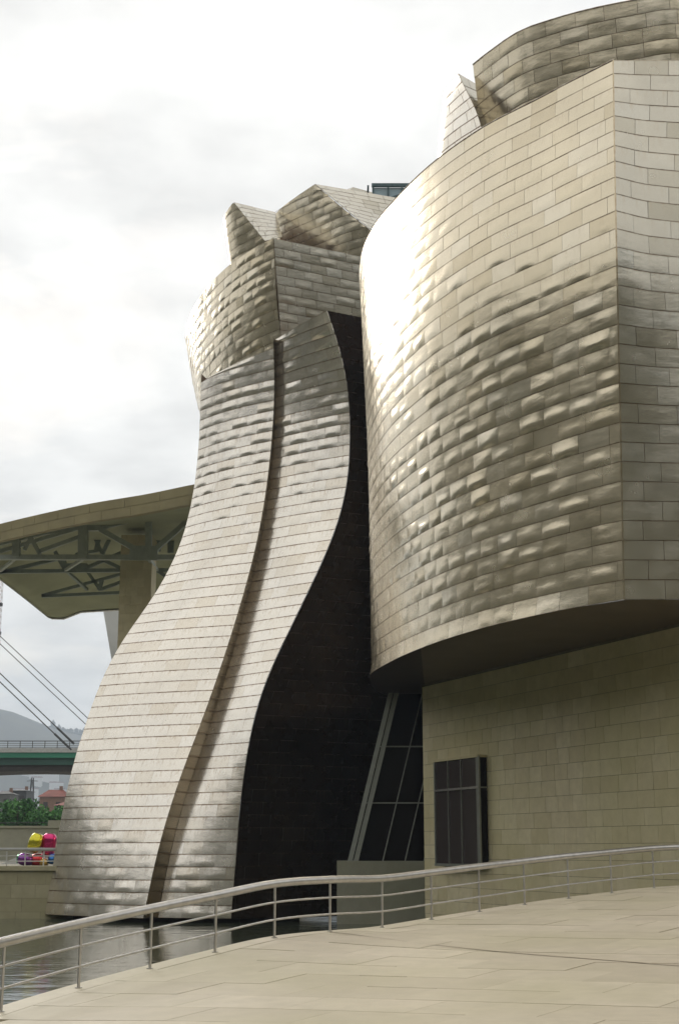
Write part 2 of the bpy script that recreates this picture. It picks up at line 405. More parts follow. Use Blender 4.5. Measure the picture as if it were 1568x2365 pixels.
# unseen slope behind the viewer, added to darken reflections in the cladding
def bank_h(a):
    b_ = abs((math.degrees(a) % 360)-180); return 138*max(0, 1-(b_/150)**9)
def bank(r0, r1, n=180, m_=12):
    v = []; f = []
    for i in range(n+1):
        a = math.radians(30+300*i/n)
        for j in range(m_+1):
            s = j/m_; r = r0+(r1-r0)*s; z = -2+bank_h(a)*(s*s*(3-2*s))*(1+.10*math.sin(14*a)+.06*math.sin(37*a+4*s)+.05*math.sin(71*a-9*s)); v.append((r*math.sin(a), r*math.cos(a), z))
    for i in range(n):
        for j in range(m_): q = i*(m_+1)+j; f.append((q, q+m_+1, q+m_+2, q+1))
    return struct(obj('unseen_bank', v, f, HILL, smooth=True, origin=(0, 0, 0)))
bank(170, 420)
# far bank: terrace ground left of the museum
struct(MB().box((-120, 74.6, -1.4), (-3, 420, 2.5)).build('far_terrace', simple('terrace_ground', (.30, .28, .22), .9)))

# ------------------------------------------------------------------ the curved terrace in front
PD = [23, 24.9, 26.5, 27.9, 29.2, 30.5, 32, 33.4, 34.7, 36, 37.1, 38.2, 39.3]
PB = [(3, 2337), (182, 2281.6), (347, 2237), (497, 2199), (634, 2165.6), (762, 2151), (882.5, 2142.6), (996.6, 2124), (1107, 2106), (1211.4, 2089.7), (1312.8, 2075), (1412, 2062.7), (1509.8, 2051)]
POST = np.array([at(b[0], b[1], d) for b, d in zip(PB, PD)])
e1 = POST[-1]+(POST[-1]-POST[-2])*np.array([1.02, .8, .5]); e2 = e1+(e1-POST[-1])*np.array([1, .7, .3]); e3 = e2+(e2-e1)*np.array([1, .6, .2])
s1 = POST[0]-(POST[1]-POST[0])*np.array([.75, 1, .8]); s2 = s1-(POST[0]-s1)*np.array([.7, 1, .8])
POSTX = np.vstack([s2, s1, POST, e1, e2, e3])
cy_ = .045
Acoef = np.c_[np.ones(len(POSTX)), POSTX[:, 0]]; C0, *_ = np.linalg.lstsq(Acoef, POSTX[:, 2]-cy_*POSTX[:, 1], rcond=None)
RES = POSTX[:, 2]-(C0[0]+C0[1]*POSTX[:, 0]+cy_*POSTX[:, 1])
dense = resample(POSTX, 120)
RESD = dense[:, 2]-(C0[0]+C0[1]*dense[:, 0]+cy_*dense[:, 1])
def deckz(x, y):
    x = np.asarray(x, float); y = np.asarray(y, float)
    base = C0[0]+C0[1]*x+cy_*y
    d2 = (x[..., None]-dense[:, 0])**2+(y[..., None]-dense[:, 1])**2
    w = 1/(d2+.02)**1.5; r = (w*RESD).sum(-1)/w.sum(-1); dm = np.sqrt(d2.min(-1))
    z = base+r*np.exp(-(dm/3.5)**2)
    k = np.clip((17-y)/14, 0, 1); k = k*k*(3-2*k)
    return z*(1-k)+k*np.maximum(z, EYE-1.62)
tang = np.gradient(dense[:, :2], axis=0); tang /= np.linalg.norm(tang, axis=1)[:, None]; outw = np.c_[-tang[:, 1], tang[:, 0]]
EDGE = dense[:, :2]+outw*.30
order_ = np.argsort(EDGE[:, 0])
def edge_y(x): return np.interp(x, EDGE[order_, 0], EDGE[order_, 1], left=-1e3, right=EDGE[order_[-1], 1])
INN = dense[:, :2]-outw*.22; oi = np.argsort(INN[:, 0])
def inn_y(x): return np.interp(x, INN[oi, 0], INN[oi, 1], left=-1e3, right=INN[oi[-1], 1])
# base sheet: fan from the edge towards the right/back
SLABBASE = stone_mat('terrace_bed', (.34, .285, .20), (.38, .32, .23), .8)
n_e = len(EDGE); v = []; f = []; M = 26
anchor = np.stack([np.linspace(-2, 34, n_e), np.linspace(-16, 20, n_e)], 1)
for i in range(n_e):
    for j in range(M+1):
        s = (j/M)**1.5; p = EDGE[i]*(1-s)+anchor[i]*s; v.append((p[0], p[1], float(deckz(p[0], p[1]))-.03))
for i in range(n_e-1):
    for j in range(M): q = i*(M+1)+j; f.append((q, q+1, q+M+2, q+M+1))
k0 = len(v)
for i in range(n_e): p = EDGE[i]; z = float(deckz(p[0], p[1])); v += [(p[0], p[1], z-.03), (p[0], p[1], -1.2)]
for i in range(n_e-1): f.append((k0+2*i, k0+2*i+2, k0+2*i+3, k0+2*i+1))
terrace = struct(obj('terrace', v, f, SLABBASE, smooth=False))
# coping along the edge
v = []; f = []
for i in range(n_e):
    a, b_ = EDGE[i]+outw[i]*.02, INN[i]+outw[i]*.01; za, zb = float(deckz(*a)), float(deckz(*b_))
    v += [(a[0], a[1], za-.16), (a[0], a[1], za), (b_[0], b_[1], zb), (b_[0], b_[1], zb-.16)]
for i in range(n_e-1):
    for j in range(3): q = 4*i+j; f.append((q+4, q+5, q+1, q))
cop = obj('edge_coping', v, f, SLAB, terrace); add_attr(cop.data, None, [.8]*len(v))
# paving slabs
ang = math.radians(-27); ax = np.array([math.cos(ang), math.sin(ang)]); ay = np.array([-ax[1], ax[0]])
sh = .18
cells = []
for j in range(-30, 56):
    rowo = .95*(j % 2)+rng.uniform(0, .15); y0, y1 = j*1.1, (j+1)*1.1
    x = -30+rowo
    while x < 40:
        w = 1.9*rng.uniform(.97, 1.03); cells.append((x, x+w, y0, y1)); x += w
def clip_in(poly):
    outp = []
    for i in range(len(poly)):
        p, q = poly[i], poly[(i+1) % len(poly)]; gp, gq = float(inn_y(p[0]))-p[1], float(inn_y(q[0]))-q[1]
        if gp >= 0: outp.append(p)
        if gp*gq < 0:
            lo, hi = 0., 1.
            for _ in range(22):
                md = (lo+hi)/2; r = p+(q-p)*md; gm = float(inn_y(r[0]))-r[1]
                if (gm >= 0) == (gp >= 0): lo = md
                else: hi = md
            outp.append(p+(q-p)*lo)
    return outp
slabs = []
for (x0, x1, y0, y1) in cells:
    c = (x0+x1)/2*ax+(y0+y1)/2*(ay+sh*ax)
    if not (-7 < c[0] < 15 and 8 < c[1] < 43) or c[1] > inn_y(c[0])+4: continue
    g_ = .006; gx_ = .0035; pts = []
    cs = [(x0+gx_, y0+g_), (x1-gx_, y0+g_), (x1-gx_, y1-g_), (x0+gx_, y1-g_)]
    for i in range(4):
        for s in (0, .34, .67): a, b_ = cs[i], cs[(i+1) % 4]; q = (a[0]+(b_[0]-a[0])*s, a[1]+(b_[1]-a[1])*s); pts.append(q[0]*ax+q[1]*(ay+sh*ax))
    pl = clip_in(pts)
    if len(pl) < 3: continue
    slabs.append(np.array(pl))
slabs.sort(key=lambda p: np.hypot(*(p.mean(0)-np.array([2, 26]))))
for pl in slabs[:300]:
    dz = rng.normal()*.0025; z = deckz(pl[:, 0], pl[:, 1])+dz; n = len(pl); c = pl.mean(0)
    V_ = np.vstack([np.c_[pl, z], np.c_[pl, z-.028], [[c[0], c[1], float(deckz(*c))+dz]]])
    F_ = [(i, (i+1) % n, 2*n) for i in range(n)]+[(n+i, n+(i+1) % n, (i+1) % n, i) for i in range(n)]
    o = obj('paving_slab', V_, F_, SLAB, terrace); add_attr(o.data, None, [rng.random()]*len(V_))

# the long straight expansion joint
def on_deck(px, py):
    d = 28.
    for _ in range(60): p = at(px, py, d); d += (float(deckz(p[0], p[1]))-p[2])*-6
    return at(px, py, d)
ja, jb = on_deck(760, 2153), on_deck(1600, 2233)
v = []
for s_ in np.linspace(0, 1, 24):
    p = ja+(jb-ja)*s_; z = float(deckz(p[0], p[1]))+.006; v += [(p[0], p[1]-.035, z), (p[0], p[1]+.035, z)]
obj('expansion_joint', v, [(2*i, 2*i+2, 2*i+3, 2*i+1) for i in range(23)], SEAM, terrace)
print('JOINT', ja, jb)
# railing along the edge
rail = thing('terrace_railing', 'long steel railing with fat handrail curving along the terrace edge', 'railing', tuple(POST[5]))
top_h = 1.03
def rail_pts(h, src=dense): return [(p[0], p[1], p[2]+h) for p in src]
# the fat handrail is made of straight lengths welded together at slight bends
hp = resample(POSTX, 90)
MB().tube(rail_pts(top_h, hp), .080, 14).build('handrail', STEEL, rail, smooth=True)
for h in (.34, .67): MB().tube(rail_pts(h, hp), .021, 8).build('rail', STEEL, rail, smooth=True)
for p in POSTX:
    q = np.array(p); o = MB().tube([(q[0], q[1], q[2]-.02), (q[0], q[1], q[2]+top_h-.05)], .026, 8).tube([(q[0], q[1], q[2]-.005), (q[0], q[1], q[2]+.012)], .06, 10).build('post', STEEL, rail)

# ------------------------------------------------------------------ gallery wing (right)
ZS, ZT = 10.65, 28.80
bot = [(8, 75.5), (5.2, 74), (3.17, 71.53), (2.0, 68.52), (1.56, 65.75), (1.38, 63.19), (1.38, 61.12), (1.56, 59.62), (2.03, 57.22), (2.47, 55.26), (3.43, 51.92), (4.71, 48.56), (5.91, 46.21), (7.27, 44.07), (8.6, 42.49)]
top = [(7.6, 75.0), (4.8, 73.5), (2.77, 70.6), (1.6, 67.6), (1.12, 64.6), (.94, 61.33), (.92, 59.83), (1.05, 57.47), (1.47, 55.27), (2.04, 53.42), (3.42, 50.03), (5.16, 47.07), (7.03, 44.87), (8.1, 43.6), (9.08, 42.49)]
bot, top = np.array(bot), np.array(top)
wing = thing('gallery_wing', 'huge curved titanium-clad museum wing overhanging a limestone wall on the right', 'building', (6, 58, 0))
def lerp_plan(s, off=0):
    b_, t_ = resample(bot, 60), resample(top, 60); p = b_*(1-s)+t_*s
    tg = np.gradient(p, axis=0); tg /= np.linalg.norm(tg, axis=1)[:, None]
    nrm = np.c_[tg[:, 1], -tg[:, 0]]           # outward (left / towards the viewer)
    w = np.linspace(0, 1, 60)
    return p+nrm*(off*np.minimum(1, (1-w)*12))[:, None] if np.ndim(off) == 0 else p+nrm*(off)[:, None]
def BELLY(z):                                # the skin swells towards the river half way up
    s = (z-ZS)/(ZT-ZS); return float(cr_interp([[0], [.13], [.33], [.60], [.80], [.86], [.78], [.44], [0]], np.array([s]), [0, .15, .3, .45, .56, .64, .73, .87, 1])[0, 0])*1.6/43
rows = []
for z, off in ((ZS, .0), (ZS+.55, -.07), (12.5, -.09), (14.5, -.12), (16.5, -.15), (18.5, -.16), (20.5, -.16), (22, -.15), (23.5, -.12), (25, -.09), (27, -.05), (ZT, 0)):
    pl_ = lerp_plan((z-ZS)/(ZT-ZS), off); w_ = np.clip((np.linspace(0, 1, 60)-.36)/.38, 0, 1); w_ = w_*w_*(3-2*w_)
    rows.append((z, pl_*(1-BELLY(z)*w_)[:, None]))
gw = grid_rows(rows, 90, 60)
w1 = backing('curved_wall', gw, SEAM, wing, 80, 50)
CW = Cladder('titanium_panel', 'titanium_panel_field')
def ampw(u, v_): return .45+(1.45*math.exp(-((v_-.34)/.24)**2)+.5*math.exp(-((v_-.72)/.12)**2))*min(1, .35+u*.75)
CW.clad(gw, w1, TI, amp=.015, ampf=ampw, pw=1.18, gap=.012, gapu=.010, nu=7, nv=7)
# front face
gf = grid_rows([(z, [np.array([8.6+.48*(z-ZS)/(ZT-ZS), 42.49])*(1-BELLY(z)), np.array([10.1, 42.49])*(1-.55*BELLY(z)), np.array([13.5, 42.5])*(1-.1*BELLY(z)), np.array([26, 42.8])]) for z in np.linspace(ZS, ZT, 12)], 160, 60)
w2 = backing('front_wall', gf, SEAM, wing, 120, 60, off=-.02)
CW.clad(gf, w2, TI3, amp=.007, pw=1.25, gap=.013, ampf=lambda u, v_: .4+1.2*max(0, (v_-.45)))
MB().tube([gf(np.array(0.), np.array(q)) for q in np.linspace(0, 1, 20)], .03, 6).build('corner_trim', TI, wing)
# cap on top and soffit below
tp = resample(top, 40)
poly = [(p[0], p[1], ZT-.12) for p in tp]+[(26, 42.9, ZT-.12), (26, 75, ZT-.12)]
obj('roof_deck', poly, [tuple(range(len(poly)))], TI3, wing)
tp2 = lerp_plan(1.0, 0)
MB().tube([(p[0], p[1], ZT+.015) for p in tp2[14:]], .035, 6).build('roof_edge_trim', TI2, wing)
bq = resample(bot, 60)
WA, WB = np.array([3.79, 65.22]), np.array([11.35, 47.12]); WD = (WB-WA)/np.linalg.norm(WB-WA); WN = np.array([WD[1], -WD[0]])  # WN points out (left, to viewer)
split = np.argmin(np.abs(bq[:, 0]-3.1)+(bq[:, 1] > 60)*99)
bq = lerp_plan(0, .035)
right_part = [tuple(p) for p in bq[split:]]+[(8.6, 42.45), (26, 42.75), (26, 60), (3.9, 65.4)]
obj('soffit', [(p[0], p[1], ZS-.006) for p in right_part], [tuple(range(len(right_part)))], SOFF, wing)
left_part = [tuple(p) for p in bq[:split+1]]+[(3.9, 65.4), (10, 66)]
obj('inner_soffit', [(p[0], p[1], ZS-.003) for p in left_part], [tuple(range(len(left_part)))], SOFFD, wing)  # darker colour here carries the deeper shade of the inner part
# limestone base wall with its tiles
wr = WA+WD*26.5
gs = Grid(np.array([[[*(WA*(1-s)+wr*s), z] for s in np.linspace(0, 1, 20)] for z in np.linspace(-.6, ZS-.1, 20)]))
w3 = MB().add([(*WA, -.6), (*wr, -.6), (*wr, ZS), (*WA, ZS), (*(WA+np.array([8, .6])), -.6), (*(WA+np.array([8, .6])), ZS)], [(0, 1, 2, 3), (4, 0, 3, 5)]).build('base_wall', JOINT, wing)
CS = Cladder('stone_tile', 'stone_tile_field')
CS.clad(gs, w3, STONE, rowh=.592, pw=1.05, gap=.014, amp=0, thick=.016, shingle=0, nu=2, nv=2, jitter=.55, tilt=.003)
# projecting window
def wp(s, z, o=0): q = WA+WD*s+WN*o; return (q[0], q[1], z)
win = MB()
s0, s1_, z0, z1, pr = 1.98, 6.0, 2.68, 7.08, .42
AXW = (np.array([*WD, 0]), np.array([*WN, 0]), np.array([0, 0, 1.]))
win.obox(wp((s0+s1_)/2, (z0+z1)/2, pr/2), AXW, ((s1_-s0)/2-.06, pr/2-.03, (z1-z0)/2-.06))
window = win.build('window', SOFFD, wing)
cols = [s0, s0+(s1_-s0)*.32, s0+(s1_-s0)*.62, s1_-.12]; zm = z1-(z1-z0)*.29
for a, b_ in zip(cols[:-1], cols[1:]):
    for za, zb in ((z0, zm), (zm, z1)):
        MB().obox(wp((a+b_)/2, (za+zb)/2, pr-.02), AXW, ((b_-a)/2-.04, .012, (zb-za)/2-.04)).build('pane', GLASSW, window)
for s in cols: MB().obox(wp(s, (z0+z1)/2, pr+.005), AXW, (.05 if s in (cols[0],) else .022, .03, (z1-z0)/2)).build('mullion', FRAME, window)
MB().obox(wp(s1_-.04, (z0+z1)/2, pr-.0), AXW, (.13, .035, (z1-z0)/2)).build('frame_post', FRAME, window)
MB().obox(wp((s0+s1_)/2, zm, pr+.012), AXW, ((s1_-s0)/2, .04, .045)).build('transom', STEEL, window)
for z in (z0, z1): MB().obox(wp((s0+s1_)/2, z, pr/2+.03), AXW, ((s1_-s0)/2+.05, pr/2+.03, .05)).build('frame_rail', FRAME if z == z0 else STONE, window)
MB().obox(wp(s1_+.005, (z0+z1)/2, pr/2), AXW, (.01, pr/2-.05, (z1-z0)/2-.07)).build('side_pane', GLASSD, window)
MB().obox(wp(s1_+.012, zm, pr/2), AXW, (.01, pr/2, .03)).build('side_rail', FRAME, window)
# glazed wedge on its plinth, in the recess
PLZ = 2.80
plinth = MB().box((at(778, 2000, 68)[0], 67.6, -.6), (6, 72, PLZ)).build('plinth', CONC, wing); add_attr(plinth.data, None, [.5]*8)
gx = lambda px, py, d=68.3: at(px, py, d)
gl_b = gx(803, 1988); gl_t = gx(897, 1600)
lean = (gl_t[0]-gl_b[0])/(gl_t[2]-gl_b[2])
def gp(x, z, y=68.3): return (x+lean*(z-PLZ), y+.03*(z-PLZ), z)
xb = gl_b[0]; zt_ = ZS+.0
def slant(x0, x1, y0, y1, za=PLZ, zb=zt_):
    return MB().add([gp(x0, za, y0), gp(x1, za, y0), gp(x1, za, y1), gp(x0, za, y1), gp(x0, zb, y0), gp(x1, zb, y0), gp(x1, zb, y1), gp(x0, zb, y1)],
        [(0, 3, 2, 1), (4, 5, 6, 7), (0, 1, 5, 4), (1, 2, 6, 5), (2, 3, 7, 6), (3, 0, 4, 7)])
glz = slant(xb+.4, xb+6, 68.75, 68.80).build('glass_wall', GLASSD, wing)
slant(xb, xb+.22, 68.25, 68.6).build('steel_post', FRAME, glz); slant(xb+.27, xb+.50, 68.3, 68.65).build('steel_post', FRAME, glz)
for dx in (1.62, 2.66, 3.55, 4.5): slant(xb+dx, xb+dx+.05, 68.62, 68.74).build('mullion', FRAME, glz)
for py in (1723, 1854):
    z = at(880, py, 68.5)[2]; MB().bar(gp(xb+.2, z, 68.68), gp(xb+6, z, 68.68), .05, .06).build('transom', FRAME, glz)

# roof volumes of the wing
dU = 57.0; zU = at(1092, 150, dU)[2]
upx = [(1092, 150), (1130, 120), (1200, 73), (1275, 46), (1350, 25), (1450, 4), (1568, -12)]
up = [atz(px, py, zU)[:2] for px, py in upx]; up += [up[-1]+np.array([3.5, 1.5]), up[-1]+np.array([9, 7])]
lowp = [p+np.array([.95*(1-i/8), 1.5]) for i, p in enumerate(up)]
gu = grid_rows([(ZT-1, lowp), ((zU+ZT)/2, [(a+b_)/2+np.array([.03, .05]) for a, b_ in zip(lowp, up)]), (zU, up)], 50, 30)
w4 = backing('upper_wall', gu, SEAM, wing, 40, 30)
CW.clad(gu, w4, TI, amp=.010, pw=1.25, gap=.018)
U_ = resample(np.array(up), 30); MB().tube([(p[0], p[1], zU+.02) for p in U_], .04, 6).build('upper_edge_trim', TI2, wing)
# pointed fin
ap = at(1058, 170, 57.2); rb = at(1113, 300, 55.3); down = np.array([.5, -.5, -4.0])
sl = at(1018, 262, 59.5)
gfin = grid_rows([(ZT-2.5, [at(1030, 420, 61)[:2], at(1012, 380, 58.6)[:2], at(1050, 360, 57.2)[:2], (rb+np.array([.75, .2, 0]))[:2]]),
                  (rb[2], [at(1028, 345, 60.5)[:2], at(1010, 330, 58.3)[:2], at(1050, 310, 56.8)[:2], rb[:2]]),
                  (ap[2], [at(1040, 215, 60.5)[:2], at(1025, 215, 58.9)[:2], at(1042, 195, 58)[:2], ap[:2]])], 30, 20)
w5 = backing('fin_front', gfin, SEAM, wing, 24, 20)
CW.clad(gfin, w5, TI2, amp=.006, pw=1.1, gap=.02)
gsd = grid_quad(rb+np.array([.3, -.3, -2.0]), at(1150, 320, 57.5), at(1122, 208, 58.5), ap, 0)
w6 = backing('fin_side', gsd, SEAM, wing, 12, 12)
CW.clad(gsd, w6, TI3, amp=.005, pw=1.1, gap=.02)
CW.finish(wing); CS.finish(wing)

# ------------------------------------------------------------------ the sail tower (centre)
tower = thing('sail_tower', 'tall S-curved titanium museum tower rising from the pool, shingled upper drums on top', 'tower', (-8, 72, 0))
CT = Cladder('titanium_panel', 'titanium_panel_field')
def curve(pix, d0, k):
    a0 = at(*pix[0], 1.0)[0]; x0 = a0*d0; o = []
    for px, py in pix:
        a = at(px, py, 1.0)[0]; d = (d0-k*x0)/(1-k*a); o.append(at(px, py, d))
    return np.array(o)
def zlerp(c, z):
    """point of curve c (ordered bottom to top) at level z, extended straight past its ends"""
    zz = c[:, 2]
    if z >= zz[-1]: s = (c[-1]-c[-2])/(zz[-1]-zz[-2]); return c[-1]+s*(z-zz[-1])
    if z <= zz[0]: s = (c[1]-c[0])/(zz[1]-zz[0]); return c[0]+s*(z-zz[0])
    return np.array([np.interp(z, zz, c[:, j]) for j in range(3)])
AL = curve([(105, 2112), (120, 2020), (135, 1930), (150, 1850), (171, 1760), (196, 1680), (225, 1595), (258, 1520), (300, 1455), (352, 1386), (395, 1312), (425, 1240), (445, 1160), (456, 1080), (462, 1000), (465, 890)], 73.0, .75)
AR = curve([(332, 2121), (350, 2030), (366, 1960), (386, 1890), (411, 1810), (440, 1735), (478, 1635), (511, 1540), (549, 1420), (580, 1312), (604, 1205), (620, 1100), (630, 1000), (635, 900), (632, 812)], 68.6, 1.0)
CL = curve([(360, 2121), (378, 2030), (396, 1960), (415, 1890), (436, 1820), (462, 1735), (495, 1635), (524, 1540), (560, 1420), (589, 1312), (612, 1205), (627, 1100), (637, 1000), (642, 900), (640, 800)], 69.7, 1.0)
CRR = curve([(534, 2122), (539, 2060), (545, 1980), (552, 1880), (564, 1780), (580, 1685), (602, 1600), (640, 1512), (682, 1428), (722, 1345), (766, 1250), (795, 1160), (807, 1080), (809, 950), (800, 870), (782, 800), (755, 728)], 68.4, .58)
def smooth_curve(c, n=70, sg=2.2, lean=True):
    z = np.linspace(c[0, 2], c[-1, 2], n); P = np.array([zlerp(c, q) for q in z]); K = np.exp(-.5*(np.arange(-6, 7)/sg)**2); K /= K.sum()
    pad = np.vstack([2*P[0]-P[6:0:-1], P, 2*P[-1]-P[-2:-8:-1]]); Q = np.stack([np.convolve(pad[:, j], K, 'valid') for j in range(3)], 1); Q[:, 2] = z
    if lean:                                 # the head of the sail leans out again
        o = .0065*np.maximum(0, z-20.5)**2; Q[:, :2] *= (1-o/Q[:, 1])[:, None]
    return Q
AL, AR, CRR = smooth_curve(AL), smooth_curve(AR), smooth_curve(CRR)
zt_c = zlerp(CL, 99)[2]*0+CL[-1, 2]
zc = np.linspace(AR[0, 2], zt_c, 70)
CL = np.array([np.r_[zlerp(AR, z)[:2]+np.array([np.interp(z, [0, 8, 18, 28], [.60, .46, .20, .06]), np.interp(z, [0, 28], [.75, .5])]), z] for z in zc])
def sail(L, R, bow, nz=26):
    z0 = min(L[0, 2], R[0, 2]); zt = max(L[-1, 2], R[-1, 2]); rows = []
    for z in np.linspace(z0, zt, nz):
        a, b_ = zlerp(L, z)[:2], zlerp(R, z)[:2]; d = b_-a; n = np.array([d[1], -d[0]]); n /= np.linalg.norm(n)
        rows.append((z, [a, a*.75+b_*.25+n*bow*.8, (a+b_)/2+n*bow, a*.25+b_*.75+n*bow*.7, b_]))
    vt = lambda U: ((L[-1, 2]-z0)+(R[-1, 2]-L[-1, 2])*U)/(zt-z0)
    return grid_rows(rows, 30, 90), vt
gA, vA = sail(AL, AR, .25)
wA = backing('sail_face', gA, SEAM, tower, 20, 90, vtop=vA)
def ampA(u, v_): return .35+2.9*(1/(1+math.exp(-(v_-.66)/.04)))+1.5*math.exp(-(v_/.12)**2)
CT.clad(gA, wA, TI2, amp=.010, pw=1.18, gap=.014, gapu=.006, shingle=.006, vtop=vA, ampf=ampA, jitter=.4)
gC, vC = sail(CL, CRR, .10)
wC = backing('inner_sail_face', gC, SEAM, tower, 20, 90, vtop=vC)
CT.clad(gC, wC, TI2, amp=.010, pw=1.18, gap=.014, gapu=.006, shingle=.006, vtop=vC, ampf=ampA, jitter=.4)
# return strip between the two sails
rows = []; zt = max(AR[-1, 2], CL[-1, 2])
for z in np.linspace(AR[0, 2], zt, 26):
    a, b_ = zlerp(AR, z)[:2], zlerp(CL, z)[:2]; rows.append((z, [a, b_+np.array([.0, .05])]))
gB = grid_rows(rows, 6, 80); wB = backing('return_strip', gB, SEAM, tower, 4, 80)
TIS = titanium('shaded_edge_cladding', (.20, .165, .11), (.25, .205, .14), (.28, .235, .165), .3)  # titanium darkened for the strip: its shade sits in the colour
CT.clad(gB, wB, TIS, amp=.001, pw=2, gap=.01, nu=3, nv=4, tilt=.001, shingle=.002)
# outer edge of the left sail: the skin turns back
rows = []
for z in np.linspace(AL[0, 2], AL[-1, 2]+.5, 26):
    a = zlerp(AL, z)[:2]; rows.append((z, [a+np.array([3.2, 5.0]), a+np.array([.5, 1.6]), a]))
gO = grid_rows(rows, 8, 80); wO = backing('sail_flank', gO, SEAM, tower, 8, 80)
CT.clad(gO, wO, TI, amp=.004, pw=1.5, gap=.02, nu=3, nv=4)
# side wall right of the inner sail, its shade put into a dark colour
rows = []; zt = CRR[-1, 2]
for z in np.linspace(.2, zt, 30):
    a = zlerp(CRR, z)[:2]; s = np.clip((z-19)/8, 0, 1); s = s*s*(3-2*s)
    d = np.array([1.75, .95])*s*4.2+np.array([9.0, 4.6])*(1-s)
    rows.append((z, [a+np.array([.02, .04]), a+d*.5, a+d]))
gJ = grid_rows(rows, 20, 80); wJ = backing('shaded_wall', gJ, SHADEPAN, tower, 16, 80, off=-.03); add_attr(wJ.data, None, [.3]*len(wJ.data.vertices))
CD = Cladder('shade_panel', 'shade_panel_field')
CD.clad(gJ, wJ, SHADEPAN, rowh=.62, pw=1.15, gap=.012, amp=.004, nu=3, nv=3, jitter=.2)
# plinth under the sails, set back and dark
v = []; lowz = .24
ring = [AL[0], AR[0], CL[0], CRR[0]]
foot = [p[:2]+np.array([.35, .9]) for p in ring]+[np.array([-2, 74]), np.array([-12, 78])]
v = [(*p, -.5) for p in foot]+[(*p, lowz) for p in foot]; nf = len(foot)
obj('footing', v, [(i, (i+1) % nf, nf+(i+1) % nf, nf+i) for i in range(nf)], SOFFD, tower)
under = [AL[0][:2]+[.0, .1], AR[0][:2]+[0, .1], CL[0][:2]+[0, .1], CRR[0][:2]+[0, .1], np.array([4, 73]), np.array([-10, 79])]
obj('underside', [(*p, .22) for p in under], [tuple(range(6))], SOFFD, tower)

# upper drum (D) and the frontal face beside it (E)
DD = 78.5
zD = at(632, 550, DD)[2]
dpx = [(632, 550), (597, 567), (560, 590), (528, 614), (500, 640), (478, 666), (460, 690), (445, 716), (436, 740), (431, 762), (430, 785)]
dt = [atz(px, py, zD)[:2] for px, py in dpx]; dt += [dt[-1]+np.array([.6, 3.2]), dt[-1]+np.array([3, 6.5])]; dt = np.array(dt)[::-1]
zlow = at(655, 830, DD)[2]
dl = np.array([p for p in dt]); wgt = np.linspace(1, 0, len(dl))
low_r = at(658, 830, DD+1.2)[:2]
dl = dl+np.c_[np.interp(np.arange(len(dl)), [0, 5, len(dl)-1], [2.3, .85, low_r[0]-dt[-1][0]]), np.interp(np.arange(len(dl)), [0, 4, len(dl)-1], [.3, 1.5, 1.9])]
gD = grid_rows([(zlow, dl), ((zlow+zD)/2, (dl+dt)/2+np.c_[np.full(len(dl), -.12), np.full(len(dl), -.10)]), (zD, dt)], 60, 40)
wD = backing('drum_wall', gD, SEAM, tower, 50, 30)
CT.clad(gD, wD, TI, amp=.026, nu=7, nv=7, pw=1.1, gap=.014, jitter=.6, tilt=.010)
rE = dt[-1]; eE = atz(832, 592, zD)[:2]; eE2 = rE+(eE-rE)*1.9
gE = grid_rows([(zlow-1.5, [dl[-1], dl[-1]+(eE2-rE)]), (zD, [rE, eE2])], 30, 20)
wE = backing('end_wall', gE, SEAM, tower, 16, 16)
CT.clad(gE, wE, TI3, amp=.009, pw=1.2, gap=.02, rowh=.56)
rfp = [(*p, zD-.1) for p in dt]+[(*eE2, zD-.1), (eE2[0], eE2[1]+8, zD-.1)]
obj('drum_roof', rfp, [tuple(range(len(rfp)))], TI3, tower)
# roof volumes behind: F (left hood) and G (middle hood)
def depthpt(px, py, d): return at(px, py, d)
zf0 = zD-3
F_ap = at(540, 467, 91); F_r = at(612, 557, 88.4)
ztF = F_ap[2]; zrF = F_r[2]
planF = [at(550, 640, 97.5)[:2], at(523, 560, 95)[:2], at(515, 512, 93)[:2], at(524, 486, 91.8)[:2], F_ap[:2], (F_ap[:2]+F_r[:2])/2, F_r[:2], F_r[:2]+(F_r[:2]-F_ap[:2])*.4]
planFl = np.array(planF)+np.array([[2.0, .2], [1.9, .4], [1.8, .6], [1.9, 1.5], [1.7, 1.9], [1.5, 2.1], [1.3, 2.2], [1.3, 2.2]])
gF = grid_rows([(zf0, planFl), (ztF, planF)], 40, 24)
pl = np.array(planF); Lc = np.concatenate([[0], np.cumsum(np.linalg.norm(np.diff(pl, axis=0), axis=1))]); Lc /= Lc[-1]
ztop_knots = [at(545, 620, 98)[2], at(517, 535, 95)[2], at(515, 506, 93)[2], at(524, 486, 91.8)[2], ztF, (ztF+zrF)/2, zrF, zrF-1.4]
vF = lambda U: (np.interp(U, Lc, ztop_knots)-zf0)/(ztF-zf0)
wF = backing('hood_front', gF, SEAM, tower, 60, 30, vtop=vF)
CT.clad(gF, wF, TI, amp=.014, pw=1.1, gap=.02, vtop=vF, tilt=.008)
G_ap = at(727, 425, 90); G_r = at(853, 529, 87); G_l = at(636, 490, 93)
gFr = grid_quad(F_r, at(652, 548, 90), G_l, F_ap, 0); wFr = backing('hood_roof', gFr, SEAM, tower, 10, 10)
CT.clad(gFr, wFr, TI3, amp=.003, pw=1.1, gap=.02)
planG = [at(628, 500, 94)[:2], G_l[:2], at(662, 468, 92)[:2], G_ap[:2], (G_ap[:2]+G_r[:2])/2+np.array([-.15, -.15]), G_r[:2], G_r[:2]+(G_r[:2]-G_ap[:2])*.3]
zg = [at(628, 496, 94)[2], G_l[2], at(662, 468, 92)[2], G_ap[2], (G_ap[2]+G_r[2])/2, G_r[2], G_r[2]-1.2]
planGl = np.array(planG)+np.array([1.2, 2.3])
